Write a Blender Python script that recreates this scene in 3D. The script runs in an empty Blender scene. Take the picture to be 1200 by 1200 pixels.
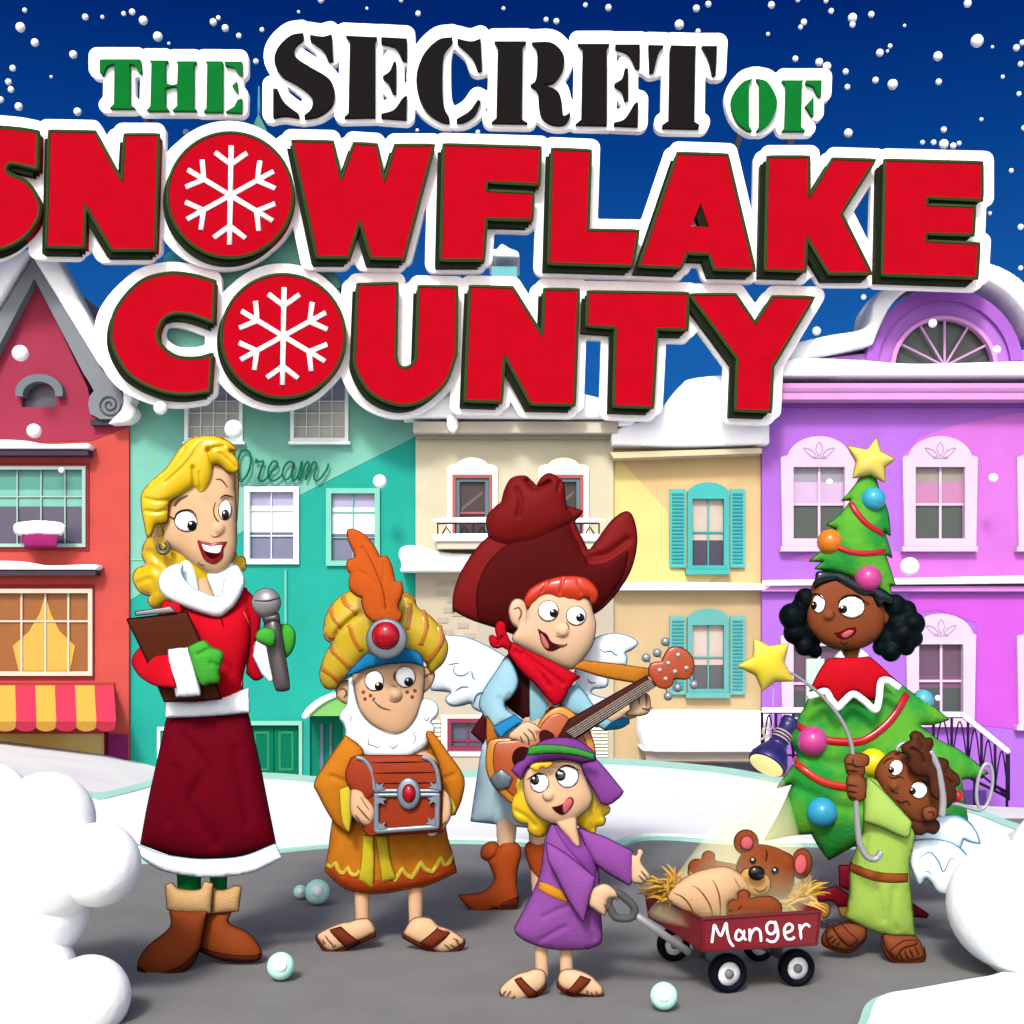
import bpy, bmesh, math, random
import numpy as np
from mathutils import Vector
from mathutils.geometry import tessellate_polygon
sc = bpy.context.scene
COL = sc.collection
random.seed(4)
# ---------------------------------------------------------------- camera, world, sun, exposure
F, HZ, CX, H = 1500.0, 733.0, 600.0, 1.1     # focal length and horizon in photo pixels, eye height in metres
cam = bpy.data.objects.new('camera', bpy.data.cameras.new('camera')); COL.objects.link(cam)
cam.location = (0, 0, H); cam.rotation_euler = (math.radians(90), 0, 0)
cam.data.sensor_width = 36; cam.data.lens = 45; cam.data.shift_y = (HZ - 600) / 1200
cam.data.clip_end = 2000; cam.data.clip_start = 0.05
sc.camera = cam
SUN_EL, SUN_AZ = math.radians(41), math.radians(13)   # azimuth: degrees to the left of straight behind the camera
w = bpy.data.worlds.new('World'); sc.world = w; w.use_nodes = True
nt = w.node_tree; nt.nodes.clear()
sky = nt.nodes.new('ShaderNodeTexSky'); sky.sky_type = 'NISHITA'; sky.sun_disc = False
sky.sun_elevation = SUN_EL; sky.sun_rotation = math.pi + SUN_AZ
sky.ozone_density = 0.6; sky.dust_density = 3.0
bg = nt.nodes.new('ShaderNodeBackground'); bg.inputs[1].default_value = 0.15
wo = nt.nodes.new('ShaderNodeOutputWorld')
nt.links.new(sky.outputs[0], bg.inputs[0]); nt.links.new(bg.outputs[0], wo.inputs[0])
sl = bpy.data.lights.new('sun', 'SUN'); sl.energy = 2.0; sl.angle = math.radians(9); sl.color = (1, 0.965, 0.91)
so = bpy.data.objects.new('sun', sl); COL.objects.link(so)
sd = Vector((-math.sin(SUN_AZ) * math.cos(SUN_EL), -math.cos(SUN_AZ) * math.cos(SUN_EL), math.sin(SUN_EL)))
so.rotation_euler = sd.to_track_quat('Z', 'Y').to_euler(); so.location = (-5, -10, 15)
vs = sc.view_settings; vs.view_transform = 'Standard'; vs.look = 'None'; vs.gamma = 1; vs.use_curve_mapping = False
EXPO = 0.92; vs.exposure = EXPO
ALB = 0.5                                    # picture value -> base colour under this light
# ---------------------------------------------------------------- materials
def lin(c):
    c = c / 255.0
    return c / 12.92 if c <= 0.04045 else ((c + 0.055) / 1.055) ** 2.4
MATS = {}
def mat(c, rough=0.6, kind='', k=None, c2=None, scale=8.0, metal=0.0, bump=0.0, emit=0.0):
    key = (tuple(c), rough, kind, k, tuple(c2) if c2 else None, scale, metal, bump, emit)
    if key in MATS: return MATS[key]
    m = bpy.data.materials.new((kind or 'paint') + '_%d_%d_%d' % tuple(c)); m.use_nodes = True
    n = m.node_tree; b = n.nodes['Principled BSDF']
    k_ = (0.8 if min(c) >= 222 else ALB) if k is None else k
    rgb = [min(0.86, lin(v) * k_) for v in c] + [1]
    b.inputs['Base Color'].default_value = rgb
    b.inputs['Roughness'].default_value = rough; b.inputs['Metallic'].default_value = metal
    b.inputs['Specular IOR Level'].default_value = 0.35 if rough < 0.5 else 0.04
    tc = n.nodes.new('ShaderNodeTexCoord'); no = n.nodes.new('ShaderNodeTexNoise'); no.inputs['Scale'].default_value = scale
    no.inputs['Detail'].default_value = 5
    n.links.new(tc.outputs['Object'], no.inputs['Vector'])
    ra = n.nodes.new('ShaderNodeValToRGB')
    c2l = [min(0.86, lin(v) * k_) for v in c2] + [1] if c2 else [v * 0.9 for v in rgb[:3]] + [1]
    if c2: ra.color_ramp.elements[0].position = 0.42; ra.color_ramp.elements[1].position = 0.6
    else: ra.color_ramp.elements[0].position = 0.3; ra.color_ramp.elements[1].position = 0.65
    ra.color_ramp.elements[0].color = c2l; ra.color_ramp.elements[1].color = rgb
    n.links.new(no.outputs[0], ra.inputs[0]); n.links.new(ra.outputs[0], b.inputs['Base Color'])
    if bump:
        n2 = n.nodes.new('ShaderNodeTexNoise'); n2.inputs['Scale'].default_value = scale * 9; n2.inputs['Detail'].default_value = 4
        n.links.new(tc.outputs['Object'], n2.inputs['Vector'])
        bu = n.nodes.new('ShaderNodeBump'); bu.inputs['Strength'].default_value = bump; bu.inputs['Distance'].default_value = 0.01
        n.links.new(n2.outputs[0], bu.inputs['Height']); n.links.new(bu.outputs[0], b.inputs['Normal'])
    if kind == 'skin':
        b.inputs['Subsurface Weight'].default_value = 0.12; b.inputs['Subsurface Radius'].default_value = (0.03, 0.012, 0.006)
    if emit:
        b.inputs['Emission Color'].default_value = rgb; b.inputs['Emission Strength'].default_value = emit
    MATS[key] = m
    return m
def dark(c, f=0.42): return tuple(int(v * f) for v in c)
def fabric(c, c2=None): return mat(c, 0.8, 'fabric', c2=c2, scale=14, bump=0.25)
def glossy(c): return mat(c, 0.22, 'gloss')
def metal(c): return mat(c, 0.35, 'metal', metal=0.35)
def wood(c): return mat(c, 0.5, 'wood', scale=22, bump=0.15)
def plaster(c): return mat(c, 0.85, 'plaster', scale=1.2, bump=0.35)
def skinm(c): return mat(c, 0.5, 'skin', scale=9)
def fur(c): return mat(c, 0.95, 'fur', scale=30, bump=0.45, k=(0.86 if min(c) > 200 else None), c2=tuple(int(v * .985) for v in c))
SNOW = mat((252, 254, 255), 0.9, 'snow', k=0.78, scale=3, bump=0.3, c2=(246, 250, 255))
# ---------------------------------------------------------------- pixel <-> world
def W(px, py, d): return ((px - CX) / F * d, d, H - (py - HZ) / F * d)
def gd(py, z=0.0): return (H - z) * F / (py - HZ)      # depth where the picture row meets height z
def G(px, py, z=0.0):
    d = gd(py, z); return ((px - CX) / F * d, d, z)
class View:                                            # a zoom of the photograph: its corner and scale
    def __init__(s, x0, y0, k): s.x0, s.y0, s.k = x0, y0, k
    def __call__(s, t):
        out = []
        for a in t.split():
            sh = a.endswith('!'); u, v = a.rstrip('!').split(',')
            out.append((s.x0 + float(u) * s.k, s.y0 + float(v) * s.k, 1 if sh else 0))
        return out
    def p(s, u, v): return (s.x0 + u * s.k, s.y0 + v * s.k)
PX = View(0, 0, 1)
ZA = View(140, 490, 220/1200); ZB = View(130, 660, 220/1200); ZC = View(130, 840, 310/1200)
ZD = View(360, 610, .15); ZE = View(360, 770, 190/1200); ZF = View(360, 940, 1/6)
ZG = View(510, 550, 250/1200); ZH = View(640, 740, 1/6); ZI = View(500, 720, .15); ZJ = View(520, 880, .175)
ZK = View(580, 850, 1/6); ZL = View(560, 980, 220/1200); ZM = View(730, 960, 250/1200); ZN = View(860, 500, .2)
ZO = View(860, 720, .25); ZP = View(940, 850, .25); ZQ = View(900, 900, .25)
# ---------------------------------------------------------------- curves and distance fields
def curve(pts, closed=True, step=1.6, smooth=True):
    n = len(pts); P = [np.array(p[:2], float) for p in pts]; S = [len(p) > 2 and p[2] for p in pts]
    if not smooth: S = [1] * n
    out = []
    for i in range(n if closed else n - 1):
        j = (i + 1) % n; a, b = P[i], P[j]
        d = b - a
        ta = d if (S[i] or (not closed and i == 0)) else (b - P[i - 1]) / 2
        tb = d if (S[j] or (not closed and j == n - 1)) else (P[(j + 1) % n] - a) / 2
        L = np.hypot(*d); m = max(1, int(L / step))
        for t in (() if m < 1 else [q / m for q in range(m)]):
            h1 = 2*t**3 - 3*t**2 + 1; h2 = t**3 - 2*t**2 + t; h3 = -2*t**3 + 3*t**2; h4 = t**3 - t**2
            out.append(h1 * a + h2 * ta + h3 * b + h4 * tb)
    if not closed: out.append(P[-1])
    return np.array(out)
def ell(cx, cy, rx, ry=None, rot=0.0, n=28):
    ry = rx if ry is None else ry; c, s = math.cos(rot), math.sin(rot)
    return np.array([(cx + rx * math.cos(a) * c - ry * math.sin(a) * s, cy + rx * math.cos(a) * s + ry * math.sin(a) * c)
                     for a in [2 * math.pi * i / n for i in range(n)]])
def segdist(Q, A, B):
    d = np.full(len(Q), 1e9)
    for a, b in zip(A, B):
        ab = b - a; L = ab @ ab + 1e-12
        t = np.clip(((Q - a) @ ab) / L, 0, 1)
        r = Q - a - t[:, None] * ab
        d = np.minimum(d, (r * r).sum(1))
    return np.sqrt(d)
def sdf(Q, P):
    A, B = P, np.roll(P, -1, 0)
    d = segdist(Q, A, B); ins = np.zeros(len(Q), bool)
    for a, b in zip(A, B):
        if a[1] == b[1]: continue
        c = (a[1] > Q[:, 1]) != (b[1] > Q[:, 1])
        x = (b[0] - a[0]) * (Q[:, 1] - a[1]) / (b[1] - a[1]) + a[0]
        ins ^= c & (Q[:, 0] < x)
    return np.where(ins, d, -d)
class Raw:
    def __init__(s): s.v, s.f, s.m = [], [], []
    def add(s, v, f, mi=0):
        o = len(s.v); s.v += [tuple(map(float, q)) for q in v]
        s.f += [tuple(o + i for i in q) for q in f]; s.m += [mi] * len(f)
        return s
def field_mesh(polys, holes=(), s=None, margin=0.0, k=0.8, T=99, e=0.0, m_per_px=1.0, back=1.0, creases=(), F_=None, bbox=None, flat=False, bumps=()):
    """closed solid over a pixel region; returns verts (px, py, height), faces and a height sampler"""
    if bbox is None:
        allp = np.vstack(polys); x0, y0 = allp.min(0) - margin; x1, y1 = allp.max(0) + margin
    else: x0, y0, x1, y1 = bbox
    if s is None: s = min(3.0, max(0.35, max(x1 - x0, y1 - y0) / 80))
    x0 -= 1.5 * s; y0 -= 1.5 * s; nx = int((x1 - x0) / s) + 3; ny = int((y1 - y0) / s) + 3
    gx, gy = np.meshgrid(x0 + s * np.arange(nx), y0 + s * np.arange(ny))
    Q = np.stack([gx.ravel(), gy.ravel()], 1)
    if F_ is not None: Fv = F_(Q)
    else:
        Fv = np.max([sdf(Q, p) for p in polys], 0) + margin
    for h in holes: Fv = np.minimum(Fv, -sdf(Q, h))
    Fv = Fv.reshape(ny, nx); ins = Fv > 0
    Hh = np.zeros_like(Fv)
    if not flat:
        d = np.maximum(Fv, 0); R = d.max() + 1e-6
        f = d * (2 * R - d) * ins; ii, jj = np.indices(f.shape); red = ((ii + jj) % 2 == 0) & ins; blk = ((ii + jj) % 2 == 1) & ins
        for it in range(90):
            for msk in (red, blk):
                g = np.zeros_like(f); g[1:-1, 1:-1] = (f[:-2, 1:-1] + f[2:, 1:-1] + f[1:-1, :-2] + f[1:-1, 2:]) / 4 + s * s
                f[msk] += 1.75 * (g[msk] - f[msk])
            f = np.maximum(f, 0)
        Hh = np.sqrt(np.maximum(f, 0)) * k * m_per_px
        Hh = T * np.tanh(Hh / T)
    for pl, wd, dp in creases:
        dd = segdist(Q, pl[:-1], pl[1:]).reshape(ny, nx)
        Hh = Hh - dp * np.exp(-(dd / wd) ** 2) * np.minimum(1, Hh / (abs(dp) + 1e-9))
    Hh = Hh + e * ins
    vid = -np.ones((ny, nx), int); vs_ = []; 
    yi, xi = np.nonzero(ins); vid[yi, xi] = np.arange(len(yi))
    FV = [(gx[a, b], gy[a, b], Hh[a, b]) for a, b in zip(yi, xi)]
    cross = {}
    def cr(a, b):
        key = (a, b) if a < b else (b, a)
        if key in cross: return cross[key]
        fa, fb = Fv[a], Fv[b]; t = fa / (fa - fb)
        t = min(0.999, max(0.001, t))
        FV.append((gx[a] + t * (gx[b] - gx[a]), gy[a] + t * (gy[b] - gy[a]), e)); cross[key] = len(FV) - 1
        return cross[key]
    faces = []; bedges = []
    c4 = ins[:-1, :-1].astype(int) + ins[1:, :-1] + ins[:-1, 1:] + ins[1:, 1:]
    fy, fx = np.nonzero(c4 == 4)
    faces += list(zip(vid[fy, fx].tolist(), vid[fy, fx + 1].tolist(), vid[fy + 1, fx + 1].tolist(), vid[fy + 1, fx].tolist()))
    fy, fx = np.nonzero((c4 > 0) & (c4 < 4))
    for y, x in zip(fy, fx):
        cs = [(y, x), (y, x + 1), (y + 1, x + 1), (y + 1, x)]; poly = []; tag_ = []
        for q in range(4):
            a, b = cs[q], cs[(q + 1) % 4]
            if ins[a]: poly.append(int(vid[a])); tag_.append(0)
            if ins[a] != ins[b]: poly.append(cr(a, b)); tag_.append(1)
        if len(poly) >= 3:
            if tag_.count(1) == 4 and c4[y, x] == 2:      # saddle: two corner triangles
                i0 = tag_.index(0); r = poly[i0 - 1:] + poly[:i0 - 1]
                faces.append((r[0], r[1], r[2])); faces.append((r[3], r[4], r[5])); bedges += [(r[2], r[0]), (r[5], r[3])]
                continue
            faces.append(tuple(poly))
            n = len(poly)
            for q in range(n):
                if tag_[q] and tag_[(q + 1) % n]: bedges.append((poly[q], poly[(q + 1) % n]))
    FV = np.array(FV) if FV else np.zeros((0, 3)); N = len(FV)
    def samp(px, py):
        u = (np.asarray(px, float) - x0) / s; v = (np.asarray(py, float) - y0) / s
        u = np.clip(u, 0, nx - 1.001); v = np.clip(v, 0, ny - 1.001); i = u.astype(int); j = v.astype(int); a = u - i; b = v - j
        return Hh[j, i] * (1-a) * (1-b) + Hh[j, i+1] * a * (1-b) + Hh[j+1, i] * (1-a) * b + Hh[j+1, i+1] * a * b
    return FV, faces, bedges, N, samp
def to_raw(FM, D, e, back, on=None, raw=None, mi=0, ax=0.0, az=0.0):
    """front and back surfaces of a field mesh placed at depth D, in world metres"""
    FV, faces, be, N, samp = FM
    raw = raw or Raw()
    base = on(FV[:, 0], FV[:, 1]) if on is not None else np.zeros(N)
    X = (FV[:, 0] - CX) / F * D; Z = H - (FV[:, 1] - HZ) / F * D
    pt = lambda t: np.stack([X - t * ax, D - t, Z + t * az], 1)
    front = pt(base + FV[:, 2])
    isb = np.zeros(N, bool)
    for a, b in be: isb[a] = isb[b] = True
    if e == 0:
        bk = pt(base - FV[:, 2] * back); idx = np.arange(N); ext = np.nonzero(~isb)[0]
        idx2 = idx.copy(); idx2[ext] = N + np.arange(len(ext))
        v = np.vstack([front, bk[ext]]); f = [q[::-1] for q in faces] + [tuple(int(idx2[i]) for i in q) for q in faces]
    else:
        bk = pt(base - FV[:, 2] * back)
        v = np.vstack([front, bk]); f = [q[::-1] for q in faces] + [tuple(i + N for i in q) for q in faces]
        f += [(a, b, b + N, a + N) for a, b in be]
    raw.add(v, f, mi)
    return raw
def tube_raw(pts, r, raw, mi, closed=False, n=6, flatten=1.0):
    P = [Vector(p) for p in pts]; m = len(P)
    if m < 2: return
    vs_ = []; fs = []
    for i, p in enumerate(P):
        a = P[i - 1] if (i > 0 or closed) else P[i]; b = P[(i + 1) % m] if (i < m - 1 or closed) else P[i]
        t = (b - a); t = t.normalized() if t.length > 1e-9 else Vector((1, 0, 0))
        up = Vector((0, -1, 0))
        if abs(t.dot(up)) > 0.95: up = Vector((1, 0, 0))
        u = t.cross(up).normalized(); v = u.cross(t).normalized(); rr = r[i] if hasattr(r, '__len__') else r
        for k in range(n):
            an = 2 * math.pi * k / n; vs_.append(p + u * math.cos(an) * rr + v * math.sin(an) * rr * flatten)
    for i in range(m if closed else m - 1):
        j = (i + 1) % m
        for k in range(n): fs.append((i*n+k, i*n+(k+1) % n, j*n+(k+1) % n, j*n+k))
    if not closed: fs.append(tuple(range(n))[::-1]); fs.append(tuple((m-1)*n + k for k in range(n)))
    raw.add(vs_, fs, mi)
# ---------------------------------------------------------------- objects
def obj(name, raw, mats, parent=None, smooth=True, base=None):
    me = bpy.data.meshes.new(name)
    off = Vector(base) if base is not None else (root_of(parent).location if parent else Vector((0, 0, 0)))
    me.from_pydata([(a - off.x, b - off.y, c - off.z) for a, b, c in raw.v], [], raw.f)
    for m in mats: me.materials.append(m)
    me.polygons.foreach_set('material_index', raw.m)
    bm = bmesh.new(); bm.from_mesh(me); bmesh.ops.recalc_face_normals(bm, faces=bm.faces); bm.to_mesh(me); bm.free()
    me.polygons.foreach_set('use_smooth', [smooth] * len(me.polygons)); me.update()
    o = bpy.data.objects.new(name, me); COL.objects.link(o)
    if parent: o.parent = parent
    else: o.location = off
    return o
def root_of(o):
    while o.parent: o = o.parent
    return o
def tag(o, label=None, cat=None, group=None, kind=None):
    if label: o['label'] = label
    if cat: o['category'] = cat
    if group: o['group'] = group
    if kind: o['kind'] = kind
    return o
def thing(name, label, cat, loc, group=None):
    o = bpy.data.objects.new(name, None); COL.objects.link(o); o.location = loc; o.empty_display_size = 0.1
    return tag(o, label, cat, group)
def mean_loc(raw):
    v = np.array(raw.v); return ((v[:, 0].min() + v[:, 0].max()) / 2, (v[:, 1].min() + v[:, 1].max()) / 2, v[:, 2].min())
class Fig:
    """one thing standing at depth D; its parts are rounded solids over outlines"""
    def __init__(s, name, label, cat, D, px, group=None, z=0.0, py=850):
        s.D = D; s.ax = (px - CX) / F; s.az = (py - HZ) / F; s.root = thing(name, label, cat, ((px - CX) / F * D, D, z), group); s.n = name
    def pt(s, px, py, t, D=None):
        D = D or s.D; return ((px - CX) / F * D - t * s.ax, D - t, H - (py - HZ) / F * D + t * s.az)
    def puff(s, name, poly, c, dy=0.0, k=0.8, T=99.0, on=None, rim=1.0, m=None, parent=None, holes=(), creases=(), e=0.0, back=1.0,
             lift=0.0, sm=True, closed_pts=None, step=None, rimc=None, lines=(), label=None, smooth=True):
        D = s.D + dy if on is None else s.D
        polys = poly if isinstance(poly, list) and len(poly) and isinstance(poly[0], (list, np.ndarray)) and len(np.shape(poly[0])) == 2 else [poly]
        polys = [p if isinstance(p, np.ndarray) else curve(p, smooth=sm) for p in polys]
        holes = [h if isinstance(h, np.ndarray) else curve(h, smooth=sm) for h in holes]
        cr = [(curve(a, False, 2.0), wd, dp) for a, wd, dp in creases]
        mpp = D / F
        FM = field_mesh(polys, holes, s=step, k=k, T=T, e=e, m_per_px=mpp, creases=cr)
        onf = None
        if on is not None: onf = lambda px, py: on(px, py) + lift
        raw = to_raw(FM, D, e, back, onf, ax=s.ax, az=s.az)
        if rim:
            for p in polys + holes:
                q = p; b = onf(q[:, 0], q[:, 1]) if onf is not None else np.zeros(len(q))
                tube_raw([s.pt(x, y, bb + e * 0.98, D) for (x, y), bb in zip(q, b)], rim * mpp, raw, 1, True, 5)
        o = None
        samp = FM[4]
        if onf is None: hf = lambda px, py: samp(px, py) - dy
        else: hf = lambda px, py: samp(px, py) + onf(np.asarray(px), np.asarray(py))
        for ln in lines:
            q = curve(ln, False, 1.6); hh = hf(q[:, 0], q[:, 1]); n_ = len(q)
            tube_raw([s.pt(x, y, a + 0.0005) for (x, y), a in zip(q, hh)],
                     [1.0 * mpp * (0.35 + 0.65 * math.sin(math.pi * (i + 0.5) / n_)) for i in range(n_)], raw, 1, False, 5)
        o = obj(name, raw, [m or fabric(c), mat(rimc or dark(c), 0.8)], parent or s.root, smooth)
        if label: o['label'] = label
        o2 = Part(o, hf, s); return o2
    def stroke(s, name, pts, c, r, on=None, dy=0.0, m=None, parent=None, closed=False, taper=False, lift=0.0, flatten=1.0, sm=True, n=8, rs=None):
        q = curve(pts, closed, 1.6, sm); D = s.D + dy; mpp = D / F
        hh = on(q[:, 0], q[:, 1]) + lift if on is not None else np.full(len(q), -dy)
        nn = len(q); rr = [r * mpp * ((0.3 + 0.7 * math.sin(math.pi * (i + .5) / nn)) if taper else 1) for i in range(nn)]
        if rs: rr = [mpp * (rs[0] + (rs[1] - rs[0]) * i / (nn - 1)) for i in range(nn)]
        raw = Raw(); tube_raw([s.pt(x, y, h) if on is not None else s.pt(x, y, 0, D) for (x, y), h in zip(q, hh)], rr, raw, 0, closed, n, flatten)
        return obj(name, raw, [m or fabric(c)], parent or s.root)
    def ball(s, name, px, py, r, c, dy=0.0, on=None, m=None, parent=None, ry=None, sink=0.3, rim=0.0):
        D = s.D + dy; mpp = D / F; h = float(on(px, py)) if on is not None else -dy
        raw = Raw(); c_ = s.pt(px, py, h - r * mpp * sink) if on is not None else s.pt(px, py, 0, D)
        ball_raw(raw, c_, r * mpp, (ry or r) * mpp)
        return obj(name, raw, [m or glossy(c)], parent or s.root)
def ramp(x0, y0, t0, x1, y1, t1):
    L = (x1 - x0) ** 2 + (y1 - y0) ** 2
    return lambda px, py: t0 + (t1 - t0) * np.clip(((np.asarray(px) - x0) * (x1 - x0) + (np.asarray(py) - y0) * (y1 - y0)) / L, -.3, 1.3)
def fused(fig, name, balls, m, voxel=.005, parent=None):
    raw = Raw()
    for x, y, r, dy in balls: ball_raw(raw, W(x, y, fig.D + dy), r * fig.D / F, nu=16, nv=10)
    me = bpy.data.meshes.new('tmp'); me.from_pydata(raw.v, [], raw.f); o = bpy.data.objects.new('tmp', me); COL.objects.link(o)
    bm = bmesh.new(); bm.from_mesh(me); bmesh.ops.recalc_face_normals(bm, faces=bm.faces); bm.to_mesh(me); bm.free()
    md = o.modifiers.new('r', 'REMESH'); md.mode = 'VOXEL'; md.voxel_size = voxel
    sm = o.modifiers.new('s', 'SMOOTH'); sm.factor = 0.5; sm.iterations = 14
    ev = o.evaluated_get(bpy.context.evaluated_depsgraph_get()); m2 = ev.to_mesh(); raw = Raw()
    raw.add([tuple(v.co) for v in m2.vertices], [tuple(p.vertices) for p in m2.polygons]); ev.to_mesh_clear(); bpy.data.objects.remove(o)
    return obj(name, raw, [m], parent or fig.root)
class Part:
    def __init__(s, o, hf, fig): s.o, s.hf, s.fig = o, hf, fig
    def __call__(s, px, py): return s.hf(px, py)
def ball_raw(raw, c, r, rz=None, ry=None, mi=0, nu=20, nv=12):
    rz = rz or r; ry = ry or r; v = [(c[0], c[1], c[2] + rz)]; f = []
    for i in range(1, nv):
        a = math.pi * i / nv
        for j in range(nu):
            b = 2 * math.pi * j / nu; v.append((c[0] + r * math.sin(a) * math.cos(b), c[1] + ry * math.sin(a) * math.sin(b), c[2] + rz * math.cos(a)))
    v.append((c[0], c[1], c[2] - rz))
    for j in range(nu): f.append((0, 1 + j, 1 + (j + 1) % nu))
    for i in range(nv - 2):
        for j in range(nu): a = 1 + i * nu + j; b = 1 + i * nu + (j + 1) % nu; f.append((a, a + nu, b + nu, b))
    l = len(v) - 1; o = 1 + (nv - 2) * nu
    for j in range(nu): f.append((l, o + (j + 1) % nu, o + j))
    raw.add(v, f, mi)
class Body:
    """skin of a person: puffs and tapered limbs fused into one continuous surface"""
    def __init__(s, fig, c): s.fig, s.c, s.raw, s.rims, s.hf = fig, c, Raw(), Raw(), []
    def puff(s, poly, dy=0.0, k=0.8, T=99.0, rim=1.0, lines=(), creases=(), step=None):
        D = s.fig.D + dy; mpp = D / F; p = poly if isinstance(poly, np.ndarray) else curve(poly)
        FM = field_mesh([p], s=step, k=k, T=T, m_per_px=mpp, creases=[(curve(a, False, 2), b, c_) for a, b, c_ in creases])
        to_raw(FM, D, 0, 1.0, None, s.raw, ax=s.fig.ax, az=s.fig.az)
        samp = FM[4]; hf = lambda px, py: samp(px, py) - dy
        if rim: tube_raw([((x - CX) / F * D, D, H - (y - HZ) / F * D) for x, y in p], rim * mpp, s.rims, 1, True, 5)
        for ln in lines: s.line(ln, hf)
        return hf
    def line(s, ln, hf, r=1.05):
        q = curve(ln, False, 1.6); n_ = len(q); hh = hf(q[:, 0], q[:, 1])
        tube_raw([s.fig.pt(x, y, a + 0.001) for (x, y), a in zip(q, hh)],
                 [r * s.fig.D / F * (0.4 + 0.6 * math.sin(math.pi * (i + 0.5) / n_)) for i in range(n_)], s.rims, 1, False, 5)
    def limb(s, pts, rs, dy=0.0):
        """pts in pixels with optional own depth offset as third value"""
        P = []
        for p in pts:
            d = s.fig.D + (p[2] if len(p) > 2 else dy); P.append((Vector(W(p[0], p[1], d)), d))
        for i in range(len(P)):
            ball_raw(s.raw, P[i][0], rs[i] * P[i][1] / F, nu=14, nv=8)
            if i:
                a, b = P[i-1][0], P[i][0]; tube_raw([a.lerp(b, t / 6) for t in range(7)],
                    [(rs[i-1] + (rs[i] - rs[i-1]) * t / 6) * s.fig.D / F * 0.99 for t in range(7)], s.raw, 0, False, 12)
    def nose(s, hf, px, py, r, ry=None, out=0.5):
        m_ = s.fig.D / F
        ball_raw(s.raw, s.fig.pt(px, py, float(hf(px, py)) - r * m_ * (1 - out) * 0.6), r * m_, (ry or r) * m_)
    def finish(s, voxel=0.0042, name='body', label=None):
        me = bpy.data.meshes.new('tmp'); me.from_pydata(s.raw.v, [], s.raw.f)
        bm = bmesh.new(); bm.from_mesh(me); bmesh.ops.recalc_face_normals(bm, faces=bm.faces); bm.to_mesh(me); bm.free()
        o = bpy.data.objects.new('tmp', me); COL.objects.link(o)
        md = o.modifiers.new('r', 'REMESH'); md.mode = 'VOXEL'; md.voxel_size = voxel
        sm = o.modifiers.new('s', 'SMOOTH'); sm.factor = 0.5; sm.iterations = 2
        dg = bpy.context.evaluated_depsgraph_get(); dg.update(); ev = o.evaluated_get(dg); m2 = ev.to_mesh()
        V = [tuple(v.co) for v in m2.vertices]; Fc = [tuple(p.vertices) for p in m2.polygons]; ev.to_mesh_clear()
        bpy.data.objects.remove(o)
        raw = Raw(); raw.add(V, Fc, 0); raw.add(s.rims.v, s.rims.f, 1)
        ob = obj(name, raw, [skinm(s.c), mat(dark(s.c, 0.5), 0.8)], s.fig.root)
        if label: ob['label'] = label
        return ob
def eye(fig, body, hf, cx, cy, rx, ry, px, py, pr, pry=None, rot=0.0, rimc=(70, 40, 30), parent=None):
    lift = 0.0
    e = fig.puff('eye', ell(cx, cy, rx, ry, rot), (255, 255, 255), on=hf, k=0.28, back=0.3, m=mat((255, 255, 255), 0.25, 'eyeball', k=0.82), rim=0.8, rimc=rimc, parent=parent, step=rx / 9)
    fig.puff('pupil', ell(px, py, pr, pry or pr), (8, 8, 10), on=e, k=0.12, back=0.2, m=mat((8, 8, 10), 0.15, 'pupil'), rim=0, parent=e.o, step=pr / 7)
    fig.puff('glint', ell(px - pr * .3, py - pr * .42, pr * .26), (255, 255, 255), on=e, lift=0.0022, k=0.3, back=.3, m=mat((255, 255, 255), 0.3, 'glint', k=0.85), rim=0, parent=e.o, step=pr * .06 + .1)
    return e
# ---------------------------------------------------------------- flat prisms (architecture, lettering)
def prism_raw(raw, outer, yf, yb, D, holes=(), mi=0, side=None):
    loops = [[tuple(p[:2]) for p in outer]] + [[tuple(p[:2]) for p in h] for h in holes]
    flat = [p for l in loops for p in l]; n = len(flat)
    tri = tessellate_polygon([[Vector((p[0], -p[1], 0)) for p in l] for l in loops])
    def P(p, y): return ((p[0] - CX) / F * D, y, H - (p[1] - HZ) / F * D)
    raw.add([P(p, yf) for p in flat] + [P(p, yb) for p in flat], [tuple(t) for t in tri] + [tuple(i + n for i in t[::-1]) for t in tri], mi)
    o = len(raw.v) - 2 * n; k = 0; fs = []
    for l in loops:
        m = len(l)
        for i in range(m): a = k + i; b = k + (i + 1) % m; fs.append((a + o, b + o, b + n + o, a + n + o))
        k += m
    raw.f += fs; raw.m += [mi if side is None else side] * len(fs)
    return raw
def rect(x0, y0, x1, y1): return [(x0, y0), (x1, y0), (x1, y1), (x0, y1)]
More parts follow.
